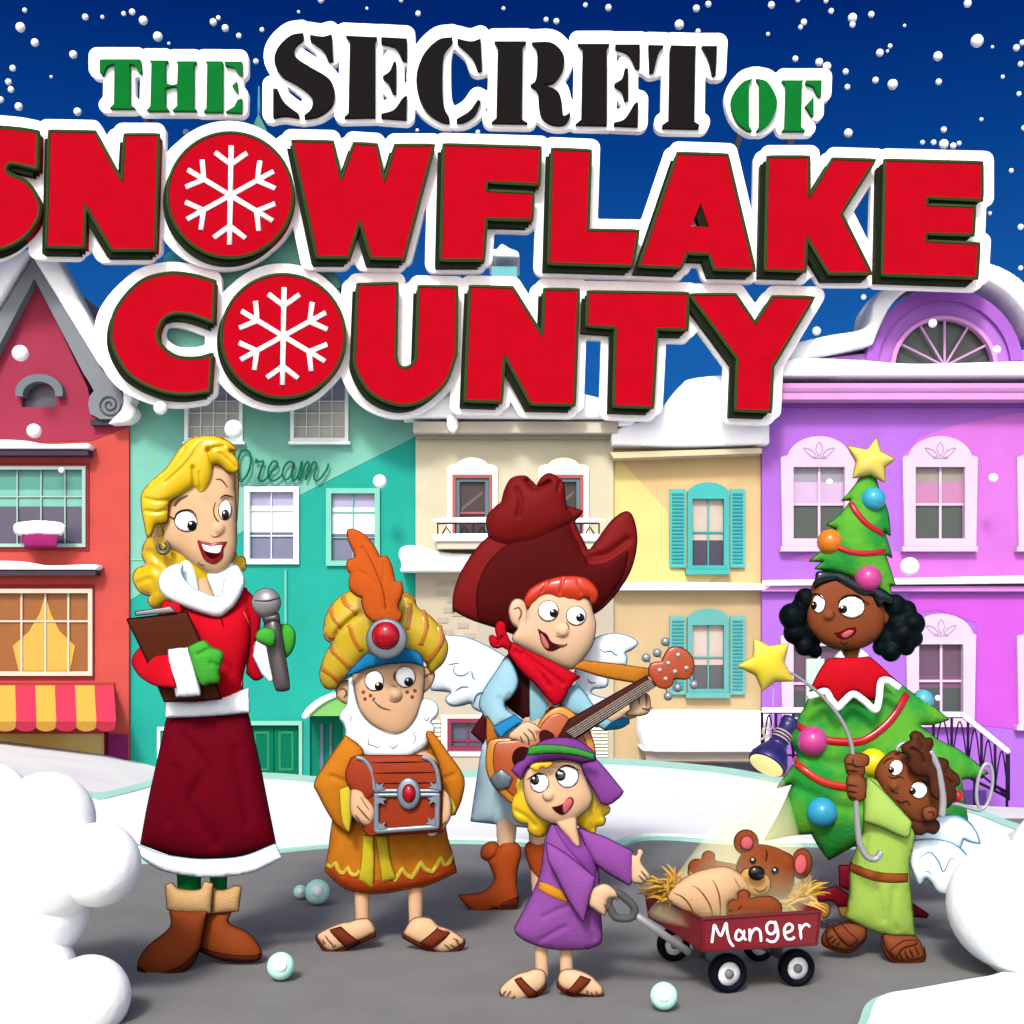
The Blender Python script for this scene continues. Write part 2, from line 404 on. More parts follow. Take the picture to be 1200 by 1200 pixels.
# ---------------------------------------------------------------- sky, ground, road, snow
def simple(name, raw, mats, smooth=False, **kw):
    o = obj(name, raw, mats, None, smooth); tag(o, **kw); return o
def build_sky():
    raw = Raw(); v = []; R = 160; na, ne = 64, 30
    for i in range(ne + 1):
        el = math.radians(-6 + 72 * i / ne)
        for j in range(na + 1):
            a = math.radians(-105 + 210 * j / na); v.append((R * math.sin(a) * math.cos(el), R * math.cos(a) * math.cos(el), R * math.sin(el)))
    raw.add(v, [(i*(na+1)+j, i*(na+1)+j+1, (i+1)*(na+1)+j+1, (i+1)*(na+1)+j) for i in range(ne) for j in range(na)])
    m = bpy.data.materials.new('night_sky'); m.use_nodes = True; n = m.node_tree; n.nodes.clear()
    out = n.nodes.new('ShaderNodeOutputMaterial'); em = n.nodes.new('ShaderNodeEmission'); tc = n.nodes.new('ShaderNodeTexCoord')
    sx = n.nodes.new('ShaderNodeSeparateXYZ'); mr = n.nodes.new('ShaderNodeMapRange'); cr = n.nodes.new('ShaderNodeValToRGB')
    mr.inputs[1].default_value = 0.0; mr.inputs[2].default_value = R * 0.5
    n.links.new(tc.outputs['Object'], sx.inputs[0]); n.links.new(sx.outputs[2], mr.inputs[0]); n.links.new(mr.outputs[0], cr.inputs[0])
    def col(c): return [lin(x) for x in c] + [1]
    el = cr.color_ramp.elements
    el[0].position = 0.0; el[0].color = col((34, 118, 196)); el[1].position = 1.0; el[1].color = col((1, 30, 98))
    a = el.new(0.44); a.color = col((23, 94, 172)); b = el.new(0.70); b.color = col((5, 62, 140)); b = el.new(0.87); b.color = col((1, 38, 112))
    em.inputs[1].default_value = 2.0 ** (-EXPO)
    n.links.new(cr.outputs[0], em.inputs[0]); n.links.new(em.outputs[0], out.inputs[0])
    simple('sky', raw, [m], True, kind='structure')
build_sky()
YB = 28.0                                              # depth of the row of houses
def hill(x_px):                                        # picture row where the snow meets the houses
    xs = [-2000, -400, 0, 150, 230, 480, 893, 1000, 1200, 1500, 3000]; ys = [860, 862, 868, 888, 916, 916, 925, 940, 957, 965, 970]
    return float(np.interp(x_px, xs, ys))
def far_z(x, y):
    px = CX + x / y * F if y > 1 else CX
    zb = H - (hill(CX + x / YB * F) - HZ) / F * YB
    t = min(1.0, max(0.0, (y - 7.6) / (YB - 7.6)))
    return -0.012 + (zb) * t ** 0.9
def build_ground():
    raw = Raw(); ys = [-60, -20, -5, 0, 2, 4, 6, 7.6] + [8 + i * 0.8 for i in range(26)] + [32, 40, 60, 100, 158]
    xs = [-150, -80, -40, -25] + [-20 + i * 0.8 for i in range(51)] + [25, 40, 80, 150]
    v = [(x, y, far_z(x, y) if y > 7.6 else -0.012) for y in ys for x in xs]; nx = len(xs)
    raw.add(v, [(j*nx+i, j*nx+i+1, (j+1)*nx+i+1, (j+1)*nx+i) for j in range(len(ys)-1) for i in range(nx-1)])
    simple('ground', raw, [mat((234, 232, 236), 0.9, 'packed_snow', k=0.72, scale=0.8, bump=0.4)], True, kind='structure')
build_ground()
def ground_poly(pts, z, smooth=True):                  # picture outline -> metres on the ground at height z
    q = curve(pts, True, 6, smooth); return np.array([G(x, y, z)[:2] for x, y in q])
def slab(name, P, z0, z1, m, s=0.03, margin=0.0, round_=0.0, **kw):
    FM = field_mesh([P], s=s, margin=margin, e=z1 - z0, flat=(round_ == 0), k=round_, T=0.05 if round_ else 99)
    FV, faces, be, N, _ = FM; raw = Raw()
    v = [(x, y, z0 + h) for x, y, h in FV] + [(x, y, z0) for x, y, h in FV]
    raw.add(v, [tuple(q) for q in faces] + [tuple(i + N for i in q[::-1]) for q in faces] + [(a, b, b + N, a + N) for a, b in be])
    return simple(name, raw, [m], False, **kw)
ROADM = mat((133, 133, 133), 0.85, 'asphalt', k=0.64, scale=5, bump=0.2)
raw = Raw(); raw.add([(-6, -4, 0), (9, -4, 0), (9, 7.3, 0), (-6, 7.3, 0)], [(0, 1, 2, 3)])
simple('road', raw, [ROADM], kind='structure')
ICE = mat((176, 230, 215), 0.5, 'ice', scale=3, k=0.66)
far_edge = "-900,924 0,930 60,926 95,921 112,930 150,922 200,909 250,904 330,907 420,913 545,904 640,893 700,889 765,892 850,900 920,912 1000,922 1090,934 1140,946 1200,968 1300,990 2300,1010"
near_edge = "2300,1120! 1500,1128! 1260,1136 1188,1142 1170,1110 1150,1050 1120,1006 1085,992 1000,988 960,986 900,985 840,982 785,978 750,979 720,989 660,992 600,984 500,982 400,986 330,992 240,1000 100,1010 -100,1030 -900,1034!"
P = ground_poly(PX(far_edge + ' ' + near_edge), 0.03)
slab('snow_edge', P, -0.008, 0.014, ICE, s=0.045, kind='structure')
slab('snow_bank', P, 0.012, 0.03, mat((252, 254, 255), 0.9, 'snow', k=0.63, scale=3, bump=0.3, c2=(248, 251, 255)), s=0.045, margin=-0.045, kind='structure')
fe_ = PX("95,921 112,930 150,922 200,909 250,904 330,907 420,913 545,904 640,893 700,889 765,892 850,900 920,912 1000,922 1090,934 1140,946 1200,968 1300,990")
slab('snow_edge', ground_poly([(x, y - .5, 0) for x, y, _ in fe_] + [(x, y + 7, 0) for x, y, _ in fe_[::-1]], 0.034), 0.028, 0.036, ICE, s=0.06, kind='structure')
P2 = ground_poly(PX("1180,1139 1160,1150 1117,1158 1062,1168 1032,1173 1015,1183 1008,1200 1000,1230 1010,1300! 1700,1300! 1700,1128! 1240,1128"), 0.0)
slab('snow_edge', P2, -0.006, 0.016, ICE, s=0.02, kind='structure')
slab('snow_patch', P2, 0.012, 0.03, SNOW, s=0.02, margin=-0.028, kind='structure')
def heap(name, label, balls, D, bx, cat='snow pile', group=None):
    raw = Raw()
    for px, py, r, dy in balls:
        d = D + dy; c = W(px, py, d); ball_raw(raw, c, r * d / F, nu=40, nv=24)
    o = obj(name, raw, [SNOW], None, True, base=((bx - CX) / F * D, D, 0)); tag(o, label, cat, group)
heap('snow_heap', 'tall heap of round white snow clumps at the left edge of the road', [(-12, 940, 46, 0.1), (54, 961, 56, .06), (115, 1013, 49, 0), (40, 1060, 66, .06), (104, 1168, 48, -.05), (20, 1150, 70, 0), (-40, 1030, 80, .1), (-60, 1150, 90, 0), (60, 1240, 70, -.1), (60, 1020, 60, .02), (-60, 1250, 90, 0)], 3.6, 0)
heap('snow_heap', 'huge round snow clump at the right edge of the road beside the angel boy', [(1187, 1061, 75, 0), (1262, 1020, 80, 0.06), (1300, 1090, 70, 0.0), (1200, 1085, 62, 0.02)], 4.02, 1200)
# ---------------------------------------------------------------- the row of houses
class House:
    def __init__(s, name, label, D, x0, x1, cat='house'):
        s.D = D; s.x0, s.x1 = x0, x1; yb = hill((x0 + x1) / 2)
        s.root = thing(name, label, cat, ((x0 + x1) / 2 / F * D - CX / F * D, D, H - (yb - HZ) / F * D - 0.3))
    def poly(s, name, pts, c, proud=0.0, thick=0.2, holes=(), parent=None, m=None, smooth=False):
        d = s.D - proud; pts = curve(pts, True, 4) if smooth else pts
        raw = Raw(); prism_raw(raw, pts, d, d + thick, d, holes)
        return obj(name, raw, [m or plaster(c)], parent or s.root, False)
    def multi(s, name, polys, c, proud=0.0, thick=0.1, parent=None, m=None):
        d = s.D - proud; raw = Raw()
        for p in polys: prism_raw(raw, p, d, d + thick, d)
        return obj(name, raw, [m or plaster(c)], parent or s.root, False)
    def lines(s, name, pls, c, r, proud=0.0, parent=None, m=None, sm=True):
        d = s.D - proud; raw = Raw()
        for p in pls: tube_raw([W(x, y, d) for x, y in curve(p, False, 3, sm)], r * d / F, raw, 0, False, 6)
        return obj(name, raw, [m or plaster(c)], parent or s.root, False)
    def snow(s, name, pts, proud, thick, parent=None, k=0.5, sm=True):
        d = s.D - proud + thick; FM = field_mesh([curve(pts, smooth=sm)], s=1.6, k=k * .8, T=0.16, m_per_px=d / F, e=thick)
        return obj(name, to_raw(FM, d, thick, 1.0), [SNOW], parent or s.root, True)
    def core(s, top, c, depth=8.0, inset=2):           # the rest of the building behind its front wall
        d = s.D + 0.36; raw = Raw(); prism_raw(raw, rect(s.x0 + inset, top, s.x1 - inset, 1010), d, d + depth, s.D)
        return obj('rear_walls', raw, [plaster(c)], s.root, False)
    def window(s, x0, y0, x1, y1, fc, fw=5, v=(), h=(), bands=((1.0, (120, 120, 130)),), proud=0.09, bar=1.4, sill=None, arch=None, inner=None, name='window', top=None):
        """frame with panes set back in the wall opening, glazing bars and sill as sub-parts"""
        out = rect(x0, y0, x1, y1) if top is None else top
        f = s.poly(name, out, fc, proud, 0.2, holes=[rect(x0 + fw, y0 + fw, x1 - fw, y1 - fw)])
        if inner:
            s.poly('inner_frame', rect(x0 + fw + .3, y0 + fw + .3, x1 - fw - .3, y1 - fw - .3), inner[0], proud - 0.05, 0.14, holes=[rect(x0 + fw + inner[1], y0 + fw + inner[1], x1 - fw - inner[1], y1 - fw - inner[1])], parent=f)
        yy = y0 + fw - 1
        for i, (fr, c) in enumerate(bands):
            y2 = y0 + fw - 1 + (y1 - y0 - 2 * fw + 2) * fr
            s.poly('pane', rect(x0 + fw - 1, yy, x1 - fw + 1, y2), c, -0.07 - 0.001 * i, 0.03, parent=f, m=mat(c, 0.35, 'glass', scale=3)); yy = y2
        bars = [rect(x - bar / 2, y0 + fw - .5, x + bar / 2, y1 - fw + .5) for x in v]
        if bars: s.multi('glazing_bar', bars, fc, -0.02, 0.04, parent=f)
        hb = [rect(x0 + fw - .5, y - bar / 2, x1 - fw + .5, y + bar / 2) for y in h]
        if hb: s.multi('glazing_bar', hb, fc, -0.024, 0.035, parent=f)
        if sill: s.poly('sill', rect(sill[0], y1 + .2, sill[1], y1 + sill[2]), fc, proud + 0.12, 0.3, parent=f)
        return f
def opening(x0, y0, x1, y1, fw): return rect(x0 + fw - 1.2, y0 + fw - 1.2, x1 - fw + 1.2, y1 - fw + 1.2)
def arc(cx, cy, rx, ry, a0, a1, n=14):
    return [(cx + rx * math.cos(math.radians(a0 + (a1 - a0) * i / n)), cy - ry * math.sin(math.radians(a0 + (a1 - a0) * i / n))) for i in range(n + 1)]
# --- red house
h = House('red_house', 'red gabled house with striped awning and scrolled grey gable trim at the left end', YB, -110, 151)
RED = (219, 92, 84)
up = (-40, 546, 100, 641); lo = (-28, 690, 108, 792)
h.poly('wall', [(-72, 522), (108, 517), (151, 500), (151, 1000), (-110, 1000), (-110, 500)], RED, 0, .35, holes=[opening(*up, 4), opening(*lo, 5), rect(-60, 860, 122, 915)])
h.core(505, RED)
h.poly('gable_wall', [(40, 322), (103, 455), (108, 488), (151, 499.5), (108, 516.5), (-72, 521.5), (-110, 499), (-30, 488), (-24, 455)], (177, 64, 90), 0.0, .35, holes=[[(26, 477), (65, 477)] + arc(45.5, 465, 19.5, 16, 0, 180, 10)])
h.poly('roof', [(40, 303), (108, 445), (100, 470), (-20, 470), (-28, 445)], (120, 110, 120), -0.5, 8)
t = h.poly('gable_trim', [(40, 300), (112, 418), (113, 424), (121, 435), (138, 450), (145, 468), (142, 484), (131, 491), (117, 491), (106, 485), (103, 474), (105, 464), (110, 458), (104, 447), (98, 438), (40, 326), (-18, 438), (-24, 447), (-30, 458), (-33, 491), (-58, 491), (-62, 468), (-58, 450), (-33, 424), (-32, 418)], (143, 150, 158), .28, .5)
h.lines('scroll', [[(128 + 14 * (1 - i / 26) * math.cos(i * .55), 474 + 14 * (1 - i / 26) * math.sin(i * .55)) for i in range(25)]], (95, 102, 112), 1.0, .3, parent=t)
h.poly('trim_bracket', rect(106, 491.5, 131, 498), (75, 75, 88), .2, .25, parent=t)
h.snow('roof_snow', PX("70,301! 40,296! 40,299! 114,420! 123,433 142,448 149,466 147,482 138,492 131,499! 152,497 161,490 163,482 158,475 160,465 146,440 128,415 114,385!"), .34, .25)
h.snow('roof_snow', PX("10,301! 40,296! 40,299! -30,418! -60,450! -66,420! -34,385!"), .34, .25)
d_ = h.poly('dormer_arch', arc(45.5, 460, 28, 22, -10, 190) + arc(45.5, 462, 19, 15, 190, -10), (128, 138, 148), .2, .3)
h.poly('pane', rect(22, 444, 70, 480), (84, 80, 96), -.12, .05, parent=d_, m=mat((84, 80, 96), .4, 'glass'))
for nm, yy, x1 in (('upper', 520, 106), ('lower', 661, 115)):
    l = h.poly('ledge', rect(-80, yy + 8, x1 - 3, yy + 13.5), (82, 68, 84), .35, .35)
    h.snow('ledge_snow', PX("-80,%d! 20,%d 60,%d %d,%d %d,%d! -80,%d!" % (yy - 3, yy - 3, yy + 2, x1, yy + 1, x1, yy + 7.5, yy + 7.5)), .38, .18, parent=l, k=.25)
h.poly('window_surround', rect(up[0] - 3, up[1] - 4, up[2] + 4, up[3] + 4), (178, 60, 62), .04, .1, holes=[rect(up[0] + 1, up[1] + 1, up[2] - 1, up[3] - 1)])
h.window(*up, (190, 222, 212), 4, v=(-12, 20, 48, 76), h=(582,), bands=((.28, (80, 166, 152)), (.5, (126, 205, 186)), (1, (92, 88, 112))))
h.poly('window_surround', rect(lo[0] - 4, lo[1] - 5, lo[2] + 2, lo[3] + 4), (160, 48, 56), .04, .1, holes=[rect(lo[0] + 1, lo[1] + 1, lo[2] - 1, lo[3] - 1)])
wn = h.window(*lo, (252, 228, 205), 5, v=(-5, 25, 53, 80), h=(728,), bands=((1, (165, 98, 34)),), bar=2.2)
h.poly('curtain', [(53, 698), (60, 720), (70, 740), (88, 757), (82, 786), (22, 786), (15, 757), (34, 740), (46, 720)], (250, 192, 92), -.05, .02, parent=wn, m=fabric((250, 192, 92)))
fb = Fig('flower_box', 'magenta window box heaped with snow below the upper window of the red house', 'window box', YB - .45, 45, z=W(0, 641, YB)[2])
fb.puff('box', PX("24,624! 70,624! 66,641! 29,641!"), (176, 48, 124), k=.3, T=.12, e=.1, rim=0)
fb.puff('snow', PX("16,617 22,613 45,611 70,613 76,618 73,626 60,628 45,627 30,628 18,625"), (255, 255, 255), k=.6, e=.1, rim=0, m=SNOW)
aw = h.poly('awning_bracket', rect(-70, 800, 134, 804), (190, 70, 66), .05, .1)
cols = [(240, 68, 98), (254, 190, 84)]; ex = [-52, -28, -5, 19, 43, 66, 90, 113, 136]
for i in range(8):
    a, b = ex[i], ex[i + 1]; a0, b0 = 40 + (a - 40) * .985, 40 + (b - 40) * .985; c = cols[(i + 1) % 2] ; raw = Raw()
    zt = W(0, 803, YB)[2]; zm = W(0, 846, YB - 1.1)[2]
    def q(px, y): return (px - CX) / F * y
    v = [(q(a0, YB), YB - .08, zt), (q(b0, YB), YB - .08, zt), (q(b, YB - 1.1), YB - 1.1, zm), (q(a, YB - 1.1), YB - 1.1, zm)]
    raw.add(v + [(x, y + .03, z - .06) for x, y, z in v], [(0, 1, 2, 3), (7, 6, 5, 4), (0, 4, 5, 1), (1, 5, 6, 2), (2, 6, 7, 3), (3, 7, 4, 0)])
    prism_raw(raw, [(a, 845.5)] + [(b, 845.5)] + arc((a + b) / 2, 851, (b - a) / 2, 6, 0, -180, 8), YB - 1.13, YB - 1.07, YB - 1.1, mi=1)
    obj('awning_stripe', raw, [fabric(c), fabric(tuple(int(x * .8) for x in c))], aw, False)
sw = h.poly('shop_window', rect(-62, 858, 124, 918), (255, 226, 138), -.12, .05, m=mat((255, 226, 138), .4, 'glass', c2=(250, 205, 90), scale=.8))
h.poly('mullion', rect(122, 858, 126, 915), (110, 20, 60), .05, .2, parent=sw)
h.poly('door', rect(127, 861, 149, 915), (140, 45, 108), .05, .1)
# --- teal house
h = House('teal_house', 'tall teal gabled house with a dream sign on its front and dark green double doors', YB + .1, 152, 487)
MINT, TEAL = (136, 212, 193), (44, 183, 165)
w1, w2, w3, w4 = (216, 428, 284, 517), (340, 428, 408, 517), (286, 570, 350, 661), (382, 572, 445, 663)
holes = [opening(*q, 4) for q in (w1, w2, w3, w4)] + [rect(291, 848, 351, 930), rect(363, 838, 402, 930)]
xa = lambda y: 487 - (y - 512) * 335 / 200.0       # edge of the shadow painted across the front
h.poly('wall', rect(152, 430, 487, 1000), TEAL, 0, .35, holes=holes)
# lit part of the front; the drawn shadow below it is painted teal
def clipdiag(hs): return hs
h.poly('painted_light', [(152, 431), (486, 431), (486, 512), (350, 581), (350.5, 569), (286, 569.5), (285.5, 622), (153, 703)], MINT, .012, .01, holes=[rect(w1[0] + 2, 433, w1[2] - 2, w1[3] - 2), rect(w2[0] + 2, 433, w2[2] - 2, w2[3] - 2)])
h.core(430, TEAL)
h.poly('gable_wall', [(303, 142), (410, 365), (452, 429), (155, 429), (196, 365)], MINT, .78, 1.1)
h.poly('roof', [(303, 136), (415, 365), (462, 436), (145, 436), (191, 365)], (100, 160, 150), -.4, 8)
h.multi('gable_trim', [[(303, 133), (400, 335), (392, 340), (303, 152)], [(303, 133), (303, 152), (214, 340), (206, 335)]], (104, 172, 155), .86, .4)
h.poly('finial', [(301.5, 134), (302.5, 101), (304, 101), (305, 134)], (90, 190, 220), .1, .1)
h.poly('annex_roof', [(190, 345), (192, 300), (212, 283), (240, 290), (240, 345)], (105, 218, 238), -1.2, 1.0)
for q in (w1, w2):
    h.window(*q, (240, 250, 250), 4, v=tuple(np.linspace(q[0] + 4, q[2] - 4, 5)[1:-1]), h=(470, 484, 500), bands=((.5, (190, 190, 225)), (1, (218, 218, 208))), bar=.9, sill=(q[0] - 2, q[2] + 2, 3))
for q in (w3, w4):
    h.window(*q, (225, 248, 244) if q is w3 else (140, 226, 206), 6, v=((q[0] + q[2]) / 2,), h=(q[1] + 28, q[1] + 58), bands=((.22, (190, 188, 230)), (.6, (228, 232, 242)), (.68, (112, 116, 150)), (1, (128, 132, 165))), bar=1.1)
h.poly('string_course', rect(153, 655, 283, 656.5), (150, 225, 210), .03, .03)
h.poly('pilaster_strip', rect(333, 668, 336, 760), (110, 212, 196), .05, .05)
sg = Fig('wall_lettering', 'dark green handwritten word dream across the upper front of the teal house', 'sign', YB - .02, 330, z=W(0, 570, YB)[2])
strokes = ["281,562 279,545 281,532 286,527 292,530 294,540 291,553 284,563 277,563", "300,543 300,538 303,541 306,541 309,540 304,556 303,561 306,564 312,561 318,553", "317,553 323,549 325,543 321,540 316,546 314,556 318,563 324,562 331,556",
           "345,543 339,541 333,547 331,557 335,562 340,558 345,543 342,557 344,563 348,560", "348,560 354,541 350,562 357,545 361,541 362,546 358,562 365,545 369,541 371,546 368,558 370,563 375,561 383,550 385,543"]
raw = Raw()
for st in strokes: tube_raw([W(x, y, YB - .02) for x, y in curve(PX(st), False, 2)], .024, raw, 0, False, 6)
obj('lettering', raw, [mat((22, 128, 96), .6)], sg.root, True)
dr = h.poly('door_frame', rect(288, 845, 354, 925), (156, 226, 208), .06, .3, holes=[rect(292, 850, 350, 924)])
for a, b in ((293, 320.5), (321.5, 349)):
    dd = h.poly('door', rect(a, 851, b, 924), (0, 124, 92), -.1, .08, m=wood((0, 124, 92)))
    h.poly('door_panel', rect(a + 5, 857, b - 5, 903), (58, 152, 106), -.085, .03, holes=[rect(a + 7.5, 860, b - 7.5, 900)], parent=dd)
h.poly('door_frame', rect(184, 852, 200, 925), (236, 244, 244), .06, .3, holes=[rect(187.5, 856, 198, 924)])
sw = h.poly('shop_front', rect(360, 836, 404, 925), (20, 140, 110), -.1, .1)
h.multi('mullion', [rect(375, 848, 379, 924), rect(386, 848, 389, 924)], (120, 130, 160), -.05, .08, parent=sw)
a_ = h.poly('awning', [(362, 836), (366, 830), (380, 820), (404, 811), (412, 811), (412, 839), (362, 839)], (140, 214, 118), .9, .9)
h.snow('awning_snow', PX("358,838 364,828 378,817 400,808 412,807 412,813 402,814 384,822 370,833 363,840"), .95, .5, parent=a_)
# --- cream house
h = House('cream_house', 'cream stone house with two arched windows over an iron balcony', YB, 487, 719)
CR = (229, 223, 194)
w1, w2, w3 = (530, 556, 577, 638), (637, 556, 684, 638), (524, 842, 572, 880)
h.poly('wall', rect(487, 512, 719, 671), CR, 0, .35, holes=[opening(*w1, 4), opening(*w2, 4)])
h.poly('lower_wall', rect(487, 671.2, 719, 1000), (214, 203, 180), 0, .35, holes=[opening(*w3, 5)])
h.core(500, CR)
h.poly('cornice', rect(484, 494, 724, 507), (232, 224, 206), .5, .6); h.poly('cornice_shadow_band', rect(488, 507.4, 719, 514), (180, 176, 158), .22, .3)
h.snow('roof_snow', PX("474,495! 472,484 482,470 510,462 560,458 610,456 660,462 700,472 735,478 744,492 738,502 722,504! 722,496!"), .55, .6)
h.snow('roof_snow', PX("525,485 534,486 537,500 533,507 527,506 524,498"), .62, .1)
for q in (w1, w2):
    cx = (q[0] + q[2]) / 2
    s_ = h.poly('window_surround', [(q[0] - 6, 640), (q[0] - 6, 548), (q[0] - 2, 545)] + arc(cx, 548, 19, 12, 160, 20, 10) + [(q[2] + 2, 545), (q[2] + 6, 548), (q[2] + 6, 640)], (250, 246, 228), .08, .1, holes=[rect(q[0], 557, q[2], 639)])
    h.window(*q, (198, 108, 112), 4, h=(601,), inner=((110, 140, 152), 4.5), bands=((1, (62, 46, 52)),), bar=2.4)
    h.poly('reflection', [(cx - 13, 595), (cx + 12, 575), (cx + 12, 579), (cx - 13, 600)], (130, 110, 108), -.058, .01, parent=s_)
b_ = h.poly('balcony', rect(512, 633, 700, 643), (232, 226, 208), .9, .9)
h.snow('balcony_snow', PX("510,632! 512,628 600,627 700,628 704,633! 704,636! 510,636!"), .95, .5, parent=b_, k=.2)
rl = [[(512, 613.5), (702, 613.5)]]; 
for x in range(513, 704, 21): rl += [[(x, 613), (x, 632)], [(x + 3, 630), (x + 10, 617), (x + 18, 630)]]
r_ = h.lines('railing', rl, (48, 46, 48), .85, .93, parent=b_, sm=False); h.snow('railing_snow', PX("511,612.5! 511,608 600,606 703,608 703,612.5!"), .97, .06, parent=b_, k=.2)
h.snow('ledge_snow', PX("470,651 474,643 486,641 500,644 520,649 560,651 620,652 720,652! 720,671! 472,671! 473,662"), .6, .6, k=.4)
bricks = [(512, 680), (512, 692), (528, 681), (524, 700), (536, 697), (520, 712), (512, 724), (530, 716), (518, 738), (536, 730), (514, 752), (530, 748), (522, 764), (545, 690), (548, 712), (544, 742)]
h.multi('stone_block', [rect(x, y, x + 13, y + 6) for x, y in bricks], (196, 186, 168), .02, .02)
s_ = h.poly('window_surround', rect(517, 838, 578, 886), (248, 244, 236), .05, .1, holes=[rect(525, 843, 571, 879)])
h.window(*w3, (158, 66, 92), 5, v=(548,), h=(868,), bands=((1, (92, 102, 128)),), bar=2)
h.multi('shutter', [rect(505, y, 516, y + 3.2) for y in range(844, 884, 5)], (244, 238, 222), .06, .05)
h.multi('shutter', [rect(694, y, 712, y + 2.2) for y in range(853, 900, 4)], (248, 242, 224), .06, .05)
h.poly('lower_plinth', rect(560, 700, 719, 780), (206, 196, 178), .02, .02)
# --- yellow house
h = House('yellow_house', 'pale yellow house with turquoise shuttered windows and a snow covered awning', YB + .1, 719, 893)
w1, w2 = (807, 580, 853, 667), (807, 728, 853, 812)
h.poly('wall', rect(719, 520, 893, 692), (240, 208, 152), 0, .35, holes=[opening(*w1, 4)])
h.poly('lower_wall', rect(719, 692.2, 893, 1000), (218, 192, 148), 0, .35, holes=[opening(*w2, 4), rect(772, 894, 892, 925)])  # shade over the lower storey is put into this duller tan
h.poly('painted_light', [(720, 540), (728, 540), (783, 600), (784.5, 665), (806, 668), (842, 671), (820, 691), (720, 691)], (255, 232, 152), .01, .01)  # light on the left part of the front, painted as paler yellow
h.core(530, (240, 208, 152))
h.poly('eaves', [(719, 537), (893, 531), (893, 525), (715, 530)], (240, 228, 190), .5, .6)
h.snow('roof_snow', PX("714,528! 714,514 730,506 760,496 790,462 810,452 892,445! 892,527! 800,530"), .5, .9, k=.22)
for q, yy in ((w1, 0), (w2, 149)):
    f = h.window(*q, (84, 200, 198) if yy == 0 else (112, 192, 190), 4.5, v=(830,), h=((q[1] + q[3]) / 2,), bands=((.62, (222, 205, 196)), (1, (72, 66, 92)) if yy == 0 else (1, (98, 98, 108))), bar=1.5, sill=(804, 856, 6),
                 top=[(806, q[3]), (806, q[1])] + arc(830, q[1], 25, 15, 165, 15, 8) + [(854, q[1]), (854, q[3])])
    for a, b in ((785, 804), (856, 873)):
        sh = h.poly('shutter', rect(a, 573 + yy, b, 665 + yy), (98, 208, 206) if yy == 0 else (120, 198, 192), .1, .08)
        h.multi('slat', [rect(a + 2.5, y, b - 2.5, y + 1.7) for y in np.arange(578 + yy, 661 + yy, 4.2)], (66, 172, 182), .125, .05, parent=sh)
h.snow('string_course_snow', PX("719,687! 719,684 800,683 893,685 893,692! 719,692!"), .35, .3, k=.2)
a_ = h.poly('awning', rect(757, 880, 893, 892), (184, 176, 164), 1.0, 1.0)
h.snow('awning_snow', PX("748,838 753,834 800,832 892,833! 892,876! 760,876 751,871 747,856"), 1.1, .9, parent=a_, k=.7)
h.poly('shop_window', rect(770, 893, 893, 926), (78, 86, 108), -.12, .05, m=mat((78, 86, 108), .3, 'glass', c2=(110, 120, 140), scale=.7))
# --- purple house
h = House('purple_house', 'big purple house with an arched fan window and tulip window heads', YB - .05, 893, 1420)
PU, PK = (190, 122, 236), (222, 126, 232)
ups = [(921, 538, 999, 640), (1064, 538, 1140, 640), (1198, 538, 1276, 640), (1334, 538, 1410, 640)]; los = [(921, 748, 999, 850), (1068, 746, 1138, 846), (1198, 748, 1276, 850), (1334, 748, 1410, 850)]
h.poly('wall', rect(893, 470, 1420, 1010), PU, 0, .35, holes=[opening(*q, 6) for q in ups + los])
h.poly('painted_light', [(1078, 512), (1120, 498), (1190, 484), (1300, 478), (1419, 474), (1419, 680), (1020, 680), (1000, 662), (922, 655), (960, 646), (1004, 646), (1057, 646), (1057, 536)], PK, .012, .01, holes=[rect(1056.5 + 8, 542, 1140, 644), rect(1198, 542, 1276, 644), rect(1334, 542, 1410, 644)])  # lit area of the upper front painted pink, shaded rest left purple
h.poly('lower_painted_light', [(1055, 720), (1068, 697), (1419, 697), (1419, 880), (1150, 850), (1144, 846), (1144, 730), (1100, 715)], (216, 100, 232), .012, .01, holes=[rect(1200, 752, 1274, 846), rect(1336, 752, 1408, 846)])  # same painted light carried on below the string course
h.core(470, PU)
pd = h.poly('pediment', [(928, 428), (928, 424), (1018, 414)] + arc(1107, 428, 87, 85, 168, 12, 24) + [(1200, 410), (1290, 420), (1290, 430), (928, 430)], (200, 130, 236), .1, 1.2, holes=[arc(1107, 430, 60, 58, 180, 0, 24)])
h.poly('moulding', arc(1107, 430, 92, 93, 175, 5, 26) + arc(1107, 430, 78, 78, 5, 175, 26), (184, 112, 222), .2, .4, parent=pd)
fw = h.poly('fan_window', arc(1107, 431, 63, 61, 180, 0, 24) + arc(1107, 431, 58, 57, 0, 180, 24), (240, 170, 238), .22, .2)
h.poly('pane', rect(1044, 366, 1170, 432), (78, 88, 84), -.04, .05, parent=fw, m=mat((78, 88, 84), .35, 'glass'))
h.lines('glazing_bar', [[(1107, 429), (1107 + 58 * math.cos(math.radians(a)), 430 - 57 * math.sin(math.radians(a)))] for a in (28, 60, 90, 120, 152)] + [[(1046, 430.5), (1167, 430.5)]], (240, 180, 238), 1.4, .12, parent=fw, sm=False)
h.snow('roof_snow', PX("1012,412! 1020,392 1034,366 1056,347 1085,336 1107,334 1130,336 1160,350 1182,372 1196,396! 1260,404! 1260,388 1214,388 1200,362 1178,336 1146,320 1107,316 1066,320 1034,338 1014,362 1004,392 960,402 918,412 908,424 920,432!"), .3, .7)
h.poly('cornice', rect(893, 449, 1422, 468), (238, 172, 238), .55, .7)
h.poly('cornice_groove', rect(893, 455, 1422, 459), (196, 142, 206), .575, .1)
